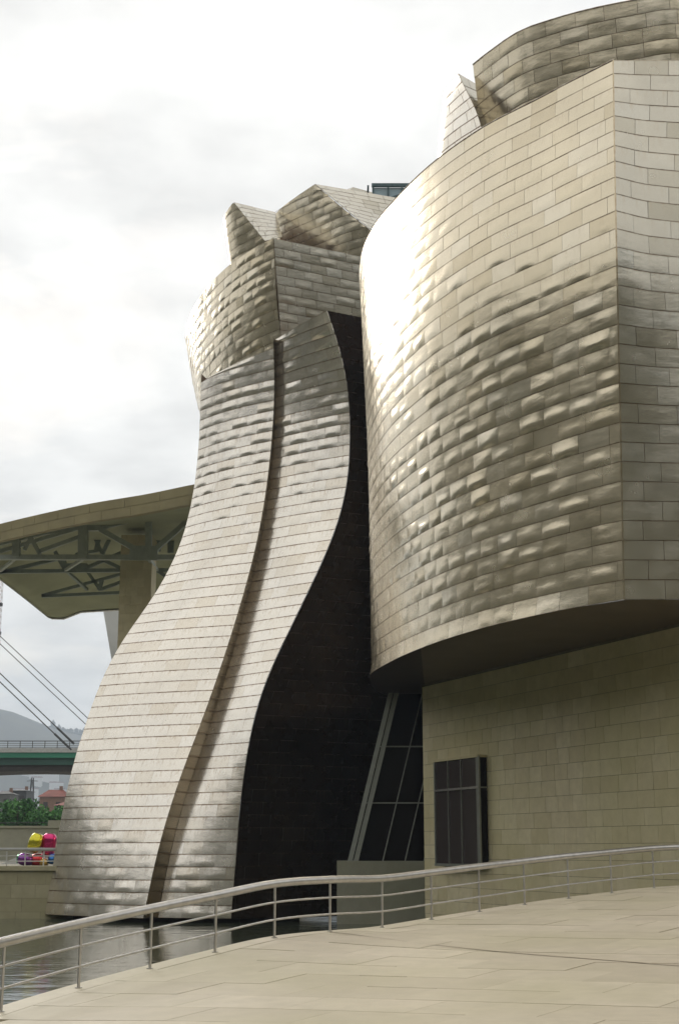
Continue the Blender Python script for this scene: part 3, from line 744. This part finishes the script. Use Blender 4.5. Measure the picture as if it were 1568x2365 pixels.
gG = grid_rows([(zf0, planGl), (G_ap[2], planG)], 40, 24)
pl2 = np.array(planG); Lg = np.concatenate([[0], np.cumsum(np.linalg.norm(np.diff(pl2, axis=0), axis=1))]); Lg /= Lg[-1]
vG = lambda U: (np.interp(U, Lg, zg)-zf0)/(G_ap[2]-zf0)
wG = backing('hood_front', gG, SEAM, tower, 60, 30, vtop=vG)
CT.clad(gG, wG, TI, amp=.013, pw=1.25, gap=.02, vtop=vG, tilt=.008)
gGr = grid_quad(G_r, at(930, 560, 89), at(912, 456, 92), G_ap, 0); wGr = backing('hood_roof', gGr, SEAM, tower, 10, 10)
CT.clad(gGr, wGr, TI3, amp=.002, pw=1.1, gap=.024)
# crest behind and the glass lantern
cpx = [at(800, 445, 96), at(900, 480, 96), at(900, 455, 96), at(815, 432, 96)]
gH = grid_quad(*cpx); wH = backing('rear_crest', gH, SEAM, tower, 8, 6); CT.clad(gH, wH, TI3, amp=.002, pw=1.1, gap=.02)
obj('crest_end', [at(800, 450, 96), at(815, 432, 96), at(803, 436, 98), at(790, 452, 98)], [(0, 1, 2, 3)], TI3, tower)
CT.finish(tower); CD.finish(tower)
def lantern():
    d = 95; a = at(858, 428, d); b_ = at(960, 428, d); z1 = a[2]; z0 = z1-3.2
    m_ = MB().box((a[0]+.15, d+.1, z0), (b_[0], d+4, z1-.15)); L = m_.build('roof_lantern', GLASSB, tower)
    fr = [((a[0], d, z1), (b_[0], d, z1)), ((a[0]+.1, d, z0), (a[0]+.1, d, z1)), ((a[0]+1.1, d, z1-1.1), (b_[0], d, z1-.35)), ((a[0]-.25, d+.1, z1), (a[0]-.25, d+4, z1))]
    for x in np.arange(a[0]+1.2, b_[0], 1.0): fr.append(((x, d, z0), (x, d, z1)))
    for i, (p, q) in enumerate(fr): MB().bar(p, q, .13 if i else .18, .13 if i else .26).build('lantern_bar', simple('lantern_paint', (.06, .11, .12), .5) if i == 0 else MATS['lantern_paint'], L)
lantern()

# ------------------------------------------------------------------ canopy on its column (left)
canopy = thing('entrance_canopy', 'broad flat canopy roof with exposed steel trusses on a stone column', 'canopy', (-14.5, 97, 2.5))
ZC = EYE+20
fr = [(-90, 1276), (0, 1252), (101, 1229), (216, 1206), (337, 1187), (445, 1166), (560, 1146)]
re = [(-90, 1290), (0, 1335), (58, 1380), (116, 1427), (148, 1428), (189, 1412), (240, 1409), (300, 1405), (420, 1398)]
FR = resample([atz(px, py, ZC) for px, py in fr], 40); RE_ = np.array([atz(px, py, ZC-.1) for px, py in re]); kk = np.linspace(0, 1, len(RE_))
Lr = np.concatenate([[0], np.cumsum(np.linalg.norm(np.diff(RE_, axis=0), axis=1))]); RE_ = np.stack([np.interp(np.linspace(0, Lr[-1], 40), Lr, RE_[:, j]) for j in range(3)], 1)
ftop = (at(216, 1163, FR[18, 1])[2]-ZC)*.74
v = []; f = []; M = 14
for i in range(40):
    for j in range(M+1):
        t_ = j/M; p = FR[i]*(1-t_)+RE_[i]*t_; z = p[2]+(1.9*math.sin(math.pi*min(1, t_*1.15+.0))**.7 if 0 < t_*1.15 < 1 else 0); v.append((p[0], p[1]+.02, z+.02))
for i in range(39):
    for j in range(M): q = i*(M+1)+j; f.append((q, q+1, q+M+2, q+M+1))
obj('soffit', v, f, CANOP, canopy, smooth=True)
v = [(p[0], p[1]-.15, p[2]+.0) for p in FR]+[(p[0], p[1]-.45, p[2]+ftop*1.0) for p in FR]; f = [(i, i+1, 41+i, 40+i) for i in range(39)]
v += [(p[0], p[1]+.35, p[2]+.02) for p in FR]; f += [(80+i, 81+i, i+1, i) for i in range(39)]
obj('front_fascia', v, f, FASC, canopy)
v = [(p[0], p[1]+.1, p[2]-.12) for p in RE_]+[(p[0], p[1]+.1, p[2]+.42) for p in RE_]+[(p[0], p[1]-.25, p[2]-.10) for p in RE_]; f = [(i, i+1, 41+i, 40+i) for i in range(39)]+[(80+i, 81+i, i+1, i) for i in range(39)]
obj('rear_edge', v, f, ROOFW, canopy)
v = [(p[0], p[1]-.42, p[2]+ftop-.03) for p in FR]+[tuple((FR[i]+RE_[i])/2+np.array([0, 0, ftop+1.3])) for i in range(40)]+[(p[0], p[1]+.08, p[2]+.4) for p in RE_]
obj('roof_sheet', v, [(i, i+1, 41+i, 40+i) for i in range(39)]+[(40+i, 41+i, 81+i, 80+i) for i in range(39)], ROOFW, canopy, smooth=True)
obj('roof_rim', [at(330, 1150, 104), at(470, 1128, 104), at(470, 1114, 104), at(330, 1147, 104), at(330, 1150, 108), at(470, 1128, 108), at(470, 1114, 108), at(330, 1147, 108)],
    [(0, 1, 2, 3), (4, 7, 6, 5), (3, 2, 6, 7), (0, 4, 5, 1)], ROOFW, canopy)
ca, cb_ = at(277, 1350, 96.2), at(350, 1350, 96.2)
colm = MB().box((ca[0], 96.2, 2.5), (cb_[0], 98.6, EYE+21.3)).build('column', STONE, canopy); add_attr(colm.data, None, [.3]*8)
gcol = Grid(np.array([[[x, 96.2, z] for x in np.linspace(ca[0], cb_[0], 4)] for z in np.linspace(2.5, EYE+21.3, 20)]))
CK = Cladder('stone_tile', 'stone_tile_field'); CK.clad(gcol, colm, STONE, rowh=.62, pw=.8, gap=.02, amp=0, thick=.02, shingle=0, nu=2, nv=2, tilt=.003); CK.finish(canopy)
gfa = Grid(np.array([[(p[0], p[1]-.15-.3*s_, p[2]+ftop*s_) for p in FR] for s_ in np.linspace(0, 1, 4)]))
CF = Cladder('fascia_panel', 'fascia_panel_field'); CF.clad(gfa, canopy, FASC, rowh=.55, pw=2.6, gap=.03, amp=.004, thick=.02, shingle=.01, nu=3, nv=3, tilt=.006); CF.finish(canopy)
Z1 = lambda x, y: (x*.3374, 1058+y*.3374)
TRUSSN = simple('pale_truss_paint', (.40, .43, .38), .5, .2, .1)
def strut(a, b_, d, w, d2=None, nm='strut'):
    MB().bar(at(*Z1(*a), d), at(*Z1(*b_), d2 or d), w).build(nm, TRUSSN if d < 95 else TRUSS, canopy)
T1 = 94.3
strut((-150, 680), (1330, 680), T1, .34, nm='truss_chord')
for a, b_, w in (((985, 655), (690, 490), .34), ((1020, 345), (1020, 650), .42), ((1050, 640), (1330, 390), .34), ((575, 455), (570, 690), .62), ((0, 640), (640, 450), .24), ((118, 545), (115, 680), .5),
      ((170, 630), (215, 545), .22), ((215, 545), (275, 660), .26), ((270, 640), (560, 535), .26), ((560, 480), (700, 478), .4), ((690, 480), (1010, 405), .24), ((1060, 385), (1330, 325), .2), ((0, 590), (560, 455), .2)): strut(a, b_, T1, w)
MB().obox(at(*Z1(985, 650), T1-.05), np.eye(3), (.95, .1, .5)).build('gusset', TRUSSN, canopy)
T2 = 100.5
strut((0, 778), (850, 768), T2, .26, nm='truss_chord'); strut((860, 768), (1300, 768), T2, .26, nm='truss_chord')
for a, b_, w in (((0, 785), (400, 690), .26), ((380, 640), (450, 770), .26), ((440, 700), (450, 765), .3), ((600, 750), (830, 650), .26), ((690, 690), (830, 755), .26), ((520, 660), (690, 630), .22), ((660, 640), (690, 500), .3), ((700, 660), (750, 560), .26), ((640, 520), (700, 650), .24),
      ((830, 520), (860, 470), .3), ((1080, 380), (1080, 640), .26), ((1110, 500), (1130, 430), .2), ((1130, 430), (1090, 640), .2), ((1160, 530), (1160, 650), .22), ((1185, 560), (1180, 650), .2), ((1060, 760), (1170, 830), .24)): strut(a, b_, T2, w)
MB().obox(at(*Z1(525, 745), T2-.1), np.eye(3), (.8, .08, .25)).build('gusset', TRUSS, canopy)
T3 = 108.5
strut((290, 945), (1200, 905), T3, .24, nm='truss_chord')
for a, b_, w in (((290, 942), (830, 795), .24), ((600, 775), (690, 905), .24), ((680, 905), (700, 835), .3), ((690, 900), (830, 850), .26)): strut(a, b_, T3, w)
for a, b_ in (((570, 690), (450, 768)), ((1020, 690), (1080, 768)), ((115, 680), (0, 775)), ((450, 765), (600, 900))): strut(a, b_, T1+.3 if a[1] < 700 else T2, .2, T2 if a[1] < 700 else T3, 'cross_beam')
# pale pier further back
pa = [at(*p, 128) for p in ((234, 1380), (290, 1380), (290, 1640), (278, 1640))]
pz = [at(*p, 131) for p in ((234, 1380), (290, 1380), (290, 1640), (278, 1640))]
pr_ = obj('concrete_pier', [*pa, *pz], [(0, 1, 2, 3)[::-1], (4, 5, 6, 7), (0, 4, 5, 1), (1, 5, 6, 2), (2, 6, 7, 3), (3, 7, 4, 0)], PIER)
tag(pr_, 'pale tapering concrete pier glimpsed under the canopy behind its column', 'pier')

# ------------------------------------------------------------------ near embankment, railing and sculpture
emb = thing('embankment_wall', 'yellowish limestone embankment wall at the water left of the tower', 'wall', (-20, 73, 0))
MB().box((-70, 73.1, -.6), (-12.6, 74.6, 2.30)).build('wall_core', JOINT, emb)
ge = Grid(np.array([[[x, 73.1, z] for x in np.linspace(-24, -12.6, 12)] for z in np.linspace(-.35, 2.3, 6)]))
CE = Cladder('stone_tile', 'stone_tile_field'); CE.clad(ge, emb, WALLY, rowh=.66, pw=1.3, gap=.012, amp=0, thick=.02, shingle=0, nu=2, nv=2, tilt=.002); CE.finish(emb)
cp = MB().box((-70, 72.95, 2.30), (-12.6, 74.9, 2.52)).build('coping', WALLY, emb); add_attr(cp.data, None, [.9]*8)
fr2 = thing('bank_railing', 'thin pale railing on the embankment left of the tower', 'railing', (-20, 73.6, 2.5))
zr = at(60, 1962, 73.6)[2]
MB().tube([(-60, 73.6, zr), (-13, 73.6, zr)], .085, 8).build('handrail', PIER, fr2, smooth=True)
for py in (1977, 1989): MB().tube([(-60, 73.6, at(60, py, 73.6)[2]), (-13, 73.6, at(60, py, 73.6)[2])], .028, 6).build('rail', PIER, fr2)
for k in range(14):
    x = at(102, 1980, 73.6)[0]+(k-10)*.92*(1); x = at(102, 1980, 73.6)[0]+(2-k)*.93
    MB().tube([(x, 73.6, 2.5), (x, 73.6, zr-.05)], .035, 6).build('post', PIER, fr2)
rp = [at(-60, 2004, 88), at(0, 1996, 88), at(52, 1975, 88), at(52, 2000, 88), at(-60, 2010, 88)]
v = [tuple(p) for p in rp]+[(p[0], p[1]+3, p[2]) for p in rp]
struct(obj('ramp', v, [(0, 1, 2, 3, 4)[::-1], (5, 6, 7, 8, 9), (0, 5, 6, 1)[::-1], (1, 6, 7, 2)[::-1]], PIER))
# generic stand-in for the coloured sculpture
def blob(c, r, pw_=.75, seed=0, tilt=0):
    rr = np.random.default_rng(seed); v = []; f = []; n, m_ = 18, 11
    ph = rr.uniform(0, 6, 4)
    for j in range(m_+1):
        la = -math.pi/2+math.pi*j/m_
        for i in range(n):
            lo = 2*math.pi*i/n; sg = lambda x: math.copysign(abs(x)**pw_, x)
            k = 1+.06*math.sin(3*lo+ph[0])+.05*math.sin(2*la*2+ph[1])
            p = np.array([sg(math.cos(la))*sg(math.cos(lo))*r[0]*k, sg(math.cos(la))*sg(math.sin(lo))*r[1]*k, sg(math.sin(la))*r[2]])
            p = np.array([p[0]*math.cos(tilt)+p[2]*math.sin(tilt), p[1], p[2]*math.cos(tilt)-p[0]*math.sin(tilt)]); v.append(p+c)
    for j in range(m_):
        for i in range(n): f.append((j*n+i, j*n+(i+1) % n, (j+1)*n+(i+1) % n, (j+1)*n+i))
    return v, f
sc_ = thing('coloured_sculpture', 'cluster of shiny rounded forms in yellow, magenta, violet, red and blue', 'sculpture', (at(95, 1990, 78)[0], 78, 2.5))
U = 78/FPX
for i, (nm, px, py, rx, rz, tl, col) in enumerate((('yellow', 84, 1947, 15, 24, .3, (.62, .55, .02)), ('magenta', 115, 1950, 16, 27, .08, (.62, .02, .16)), ('violet', 60, 1985, 17, 15, .2, (.20, .03, .26)), ('red', 87, 1986, 17, 15, -.1, (.65, .04, .05)), ('blue', 123, 1984, 11, 13, 0, (.02, .14, .40)), ('green', 47, 1984, 7, 11, 0, (.08, .40, .22)), ('gold', 104, 1992, 9, 10, .3, (.55, .35, .05)))):
    c = at(px, py, 78+(.3 if i % 2 else 0)); v, f = blob(c, (rx*U*.98, .40, rz*U*.92), .62, i, tl); o = obj('rounded_form', v, f, gloss('gloss_'+nm, col), sc_, smooth=True); o['label'] = 'shiny '+nm+' rounded form'

# ------------------------------------------------------------------ far wall, trees, houses
fw = thing('river_wall', 'grey concrete river wall with thin railing below the tree row', 'wall', (-28, 118, 2.5))
zw = at(50, 1912, 118)[2]
a = MB().box((-90, 118, -1), (-8, 119, zw)).build('wall_body', WALLG, fw); add_attr(a.data, None, [.4]*8)
a = MB().box((-90, 117.85, zw), (-8, 119.1, zw+.16)).build('coping', WALLG, fw); add_attr(a.data, None, [.9]*8)
x_ = at(112, 1905, 118)[0]; a = MB().box((x_, 117.9, zw+.16), (-8, 119.05, zw+.6)).build('raised_section', WALLG, fw); add_attr(a.data, None, [.6]*8)
MB().tube([(-90, 118.5, zw+.42), (-8, 118.5, zw+.42)], .03, 6).build('rail', DARKM, fw)
for k in range(6):
    x = at(-10+k*24, 1905, 118.5)[0]; MB().tube([(x, 118.5, zw+.1), (x, 118.5, zw+.42)], .025, 6).build('post', DARKM, fw)
def tree(px, pytop, d, wid, label, seed):
    rr = np.random.default_rng(seed); top_ = at(px, pytop, d); x, y, zt2 = top_; z0 = 2.5; h = zt2-z0
    t_ = thing('broadleaf_tree', label, 'tree', (x, y, z0), 'trees beyond the river wall')
    tr = MB().tube([(x, y, z0-.3), (x+.1, y, z0+h*.3), (x-.05, y+.1, z0+h*.6), (x, y, z0+h*.85)], [.28, .22, .15, .05], 8)
    for k in range(5):
        a_ = rr.uniform(0, 6.28); s_ = rr.uniform(.35, .6); tr.tube([(x, y, z0+h*s_), (x+math.cos(a_)*wid*.3, y+math.sin(a_)*wid*.3, z0+h*(s_+.22))], [.1, .03], 5)
    tr.build('trunk', BARK, t_)
    v = []; f = []; rd = []
    cl = [(rr.normal(size=3)*np.array([wid*.22, wid*.22, h*.17])+np.array([0, 0, h*.62]), rr.uniform(.5, 1.0), rr.uniform(.05, .95)) for _ in range(26)]
    cl.append((np.array([0, 0, h*.88]), .6, .7))
    for c, r, tone in cl:
        for _ in range(62):
            q = rr.normal(size=3); q = q/np.linalg.norm(q)*r*rr.uniform(.75, 1.05)*np.array([1, 1, .85])*wid*.2+c; q[2] = min(q[2], h*1.0)
            n = rr.normal(size=3); n /= np.linalg.norm(n); u = np.cross(n, rr.normal(size=3)); u /= np.linalg.norm(u); w = np.cross(n, u); sz = rr.uniform(.13, .26)
            k = len(v); P = np.array([x, y, z0])+q; v += [tuple(P+(-u)*sz), tuple(P+w*sz*.6), tuple(P+u*sz), tuple(P-w*sz*.6)]; f.append((k, k+1, k+2, k+3)); rd += [float(np.clip(tone+rr.normal()*.15, 0, 1))]*4
    o = obj('crown', v, f, LEAF, t_); add_attr(o.data, None, rd)
for k, (px, py, d, w, lb) in enumerate(((-22, 1852, 150, 5.2, 'leafy green tree cut by the left picture edge above the river wall'), (14, 1843, 152, 4.6, 'green tree directly right of the picture edge, above the river wall'),
     (46, 1841, 150, 4.4, 'tallest green tree in the row left of the tower'), (76, 1846, 151, 4.2, 'green tree under the pylon, left of the red roof'), (103, 1856, 149, 4.2, 'lower rounded green tree in front of the red-roofed house'), (128, 1868, 148, 3.8, 'lowest green tree of the row, against the tower edge'), (160, 1880, 147, 3.6, 'small green tree half hidden behind the tower foot'))): tree(px, py, d, w, lb, 40+k)
def house(px0, px1, pyt, pyb, d, wallm, roofm, label, ridge, cat='house'):
    a, b_ = at(px0, pyb, d), at(px1, pyb, d); zt2 = at(px0, pyt, d)[2]; ze = zt2-(zt2-a[2])*ridge; z0 = 0; dep = 9
    t_ = thing('house', label, cat, ((a[0]+b_[0])/2, d, z0))
    MB().box((a[0], d, z0), (b_[0], d+dep, ze)).build('wall', wallm, t_)
    o = .4; V_ = [(a[0]-o, d-o, ze), (b_[0]+o, d-o, ze), (b_[0]+o, d+dep+o, ze), (a[0]-o, d+dep+o, ze), (a[0]+1.2, d+dep/2, zt2), (b_[0]-1.2, d+dep/2, zt2)]
    r = obj('roof', V_, [(0, 1, 5, 4), (1, 2, 5), (2, 3, 4, 5), (3, 0, 4), (3, 2, 1, 0)], roofm, t_)
    xc = (a[0]+b_[0])/2+.8; MB().box((xc, d+dep/2-.4, zt2-.8), (xc+.7, d+dep/2+.3, zt2+.8)).build('chimney', BROWNW, r)
    n = max(2, int((b_[0]-a[0])/2.2))
    for k in range(n):
        x = a[0]+(k+.5)*(b_[0]-a[0])/n
        for zz in (ze-1.9, ze-4.6):
            wn = MB().box((x-.5, d-.04, zz-.7), (x+.5, d+.02, zz+.7)).build('window', GLASSW, t_); MB().box((x-.6, d-.12, zz-.8), (x+.6, d-.0, zz-.7)).build('sill', PALE, wn)
house(92, 150, 1822, 1846, 330, BROWNW, ROOFR, 'brown house with a red tiled roof above the tree row', .75)
house(-14, 24, 1826, 1842, 345, ROOFG, ROOFG, 'low grey house at the picture edge above the trees', .45)
house(22, 62, 1822, 1838, 360, DARKM, ROOFG, 'dark flat-looking house between the grey house and the pylon', .25)
house(128, 190, 1850, 1875, 300, DARKM, ROOFR, 'dark house with red eaves touching the tower silhouette', .4)
# pylon and mast
def lattice(name, label, cat, px, pyt, pyb, d, w0, w1, nseg, r, mats):
    a = at(px, pyb, d); zt2 = at(px, pyt, d)[2]; t_ = thing(name, label, cat, (a[0], d, 0)); z0 = 0
    cz = lambda s: z0+(zt2-z0)*s; hw = lambda s: (w0*(1-s)+w1*s)/2
    for sx, sy in ((-1, -1), (1, -1), (1, 1), (-1, 1)):
        MB().bar((a[0]+sx*hw(0), d+sy*hw(0), cz(0)), (a[0]+sx*hw(1), d+sy*hw(1), cz(1)), r).build('leg', mats[0], t_)
    for k in range(nseg):
        s0_, s1x = k/nseg, (k+1)/nseg; m_ = MB()
        for sy in (-1, 1):
            m_.bar((a[0]-hw(s0_), d+sy*hw(s0_), cz(s0_)), (a[0]+hw(s1x), d+sy*hw(s1x), cz(s1x)), r*.6); m_.bar((a[0]+hw(s0_), d+sy*hw(s0_), cz(s0_)), (a[0]-hw(s1x), d+sy*hw(s1x), cz(s1x)), r*.6)
            m_.bar((a[0]-hw(s1x), d+sy*hw(s1x), cz(s1x)), (a[0]+hw(s1x), d+sy*hw(s1x), cz(s1x)), r*.6)
        allb = m_ if k == 0 else allb.add(m_.v, m_.f)
    allb.build('bracing', mats[-1], t_, kind='stuff')
    return t_, a[0], d
t_, x, d = lattice('pylon', 'small dark lattice pylon standing above the trees', 'pylon', 74, 1797, 1840, 420, 2.6, .6, 7, .16, [DARKM])
for s in (-1, 1): MB().bar((x, d, at(74, 1803, 420)[2]), (x+s*1.6, d, at(74, 1804, 420)[2]), .14).build('arm', DARKM, t_)
REDP = simple('mast_paint', (.34, .16, .12), .6)
t_, x, d = lattice('lattice_mast', 'tall thin lattice mast with antenna boxes at the left picture edge', 'mast', -25, 1335, 1840, 230, .75, .65, 44, .05, [PIER, REDP])
for py in (1396, 1462, 1620, 1630, 1682, 1690): MB().box((x-.5, d-.4, at(0, py, d)[2]-.25), (x+.45, d+.4, at(0, py, d)[2]+.25)).build('antenna', DARKM, t_)

# ------------------------------------------------------------------ road bridge
BD = 205.
br = thing('road_bridge', 'green steel road bridge crossing behind the tower, hung from stay cables', 'bridge', (at(80, 1760, BD)[0], BD, 0))
bz = lambda py: at(60, py, BD)[2]
X0, X1 = at(-500, 1750, BD)[0], at(900, 1750, BD)[0]
MB().box((X0, BD-.3, bz(1738)), (X1, BD+12, bz(1728))).build('deck_edge', GREY, br)
MB().box((X0, BD-.1, bz(1750)), (X1, BD+12, bz(1738)-.003)).build('edge_beam', GREEN, br)
MB().box((X0, BD+.6, bz(1766)), (X1, BD+11, bz(1750)-.003)).build('girder', GREEN2, br)
n = 40; xs = np.linspace(X0, X1, n); xm = at(70, 1780, BD)[0]
zb = [bz(1780)-.0042*(x-xm)**2 for x in xs]
v = [(x, BD+1.2, z) for x, z in zip(xs, zb)]+[(x, BD+10, z) for x, z in zip(xs, zb)]+[(x, BD+1.2, bz(1766)-.003) for x in xs]
obj('arched_underside', v, [(i, n+i, n+i+1, i+1) for i in range(n-1)]+[(i, i+1, 2*n+i+1, 2*n+i) for i in range(n-1)], UNDER, br)
zp0, zp1 = bz(1728), bz(1711.5)
for z, w in ((zp1, .11), (bz(1717), .05), (bz(1722), .05), (bz(1726.5), .05)): MB().bar((X0, BD, z), (X1, BD, z), w).build('parapet_rail', DARKM, br)
xp = at(19, 1720, BD)[0]; sp_ = at(48, 1720, BD)[0]-at(19, 1720, BD)[0]
for k in range(-6, 12): MB().bar((xp+k*sp_*.985, BD, zp0), (xp+k*sp_*.985, BD, zp1), .09).build('parapet_post', DARKM, br)
def cable(p, q, d, r):
    a, b_ = at(*p, d), at(*q, d); dr = a-b_
    MB().tube([b_-dr*.0, a+dr*2.2], r, 6).build('stay_cable', DARKM, br)
    L = np.linalg.norm(dr); MB().tube([b_, b_+dr/L*(3.4 if q[1] > 1700 else .5)], r*1.9, 8).build('cable_socket', DARKM, br)
cable((0, 1554), (172, 1718), BD+1, .085); cable((0, 1574), (166, 1732), BD-.2, .085); cable((0, 1468), (290, 1740), BD+1, .065); cable((0, 1486), (280, 1749), BD-.2, .065)

# ------------------------------------------------------------------ pale buildings on the far slope
def hill_z(a_, r): s = min(1, max(0, (r-2200)/1800)); return -2+hill_h(a_)*(math.sin(s*math.pi*.5)**1.4)*(1+.06*math.sin(9*a_+5*s)+.05*math.sin(23*a_+11*s)+.03*math.sin(47*a_-17*s))
rr = np.random.default_rng(3)
tv_, tf_ = [], []
for k in range(230):
    az = math.radians(rr.uniform(-15.5, -9)); r = rr.uniform(3880, 3990); x, y = r*math.sin(az), r*math.cos(az); z = hill_z(az, r); w, h = rr.uniform(5, 13), rr.uniform(8, 26)*(1.7 if rr.random() > .93 else 1); q = len(tv_)
    for zz, ww in ((-8, .6), (h*.35, 1.), (h*.75, .75), (h, .1)):
        for j in range(7): th = 6.283*j/7+zz; tv_.append((x+w*ww*math.cos(th), y+w*ww*math.sin(th), z+zz))
    for l in range(3):
        for j in range(7): tf_.append((q+l*7+j, q+l*7+(j+1) % 7, q+l*7+7+(j+1) % 7, q+l*7+7+j))
rt = obj('ridge_trees', tv_, tf_, HILL); rt['kind'] = 'stuff'; rt['label'] = 'hazy trees along the far ridge'; rt['category'] = 'trees'
for k in range(22):
    az = math.atan2((-30+k*9-784)/FPX, 1); r = rr.uniform(2480, 2900); x, y = r*math.sin(az), r*math.cos(az); z = hill_z(az, r); w, h = rr.uniform(9, 26), rr.uniform(12, 28)
    t_ = thing('apartment_block', 'pale apartment block on the hazy slope seen below the bridge', 'building', (x, y, z), 'pale blocks on the far slope')
    MB().box((x-w, y, z-6), (x+w, y+12, z+h)).build('wall', PALE, t_); MB().box((x-w-.3, y-.3, z+h), (x+w+.3, y+12.3, z+h+2)).build('roof', ROOFR if k % 3 else ROOFG, t_)

# ------------------------------------------------------------------ the hazy air
hz = MB().box((-4200, -4200, -4.2), (4200, 4200, 470)).build('haze', GREY); hz['kind'] = 'stuff'; hz['label'] = 'pale blue haze over the far hills'
hm = bpy.data.materials.new('haze_air'); hm.use_nodes = True; ht = hm.node_tree; ht.nodes.clear()
ho = ht.nodes.new('ShaderNodeOutputMaterial'); pv = ht.nodes.new('ShaderNodeVolumePrincipled'); pv.inputs['Color'].default_value = (.74, .86, 1, 1); pv.inputs['Density'].default_value = .00028; pv.inputs['Anisotropy'].default_value = .2
ht.links.new(pv.outputs[0], ho.inputs['Volume']); hz.data.materials.clear(); hz.data.materials.append(hm)
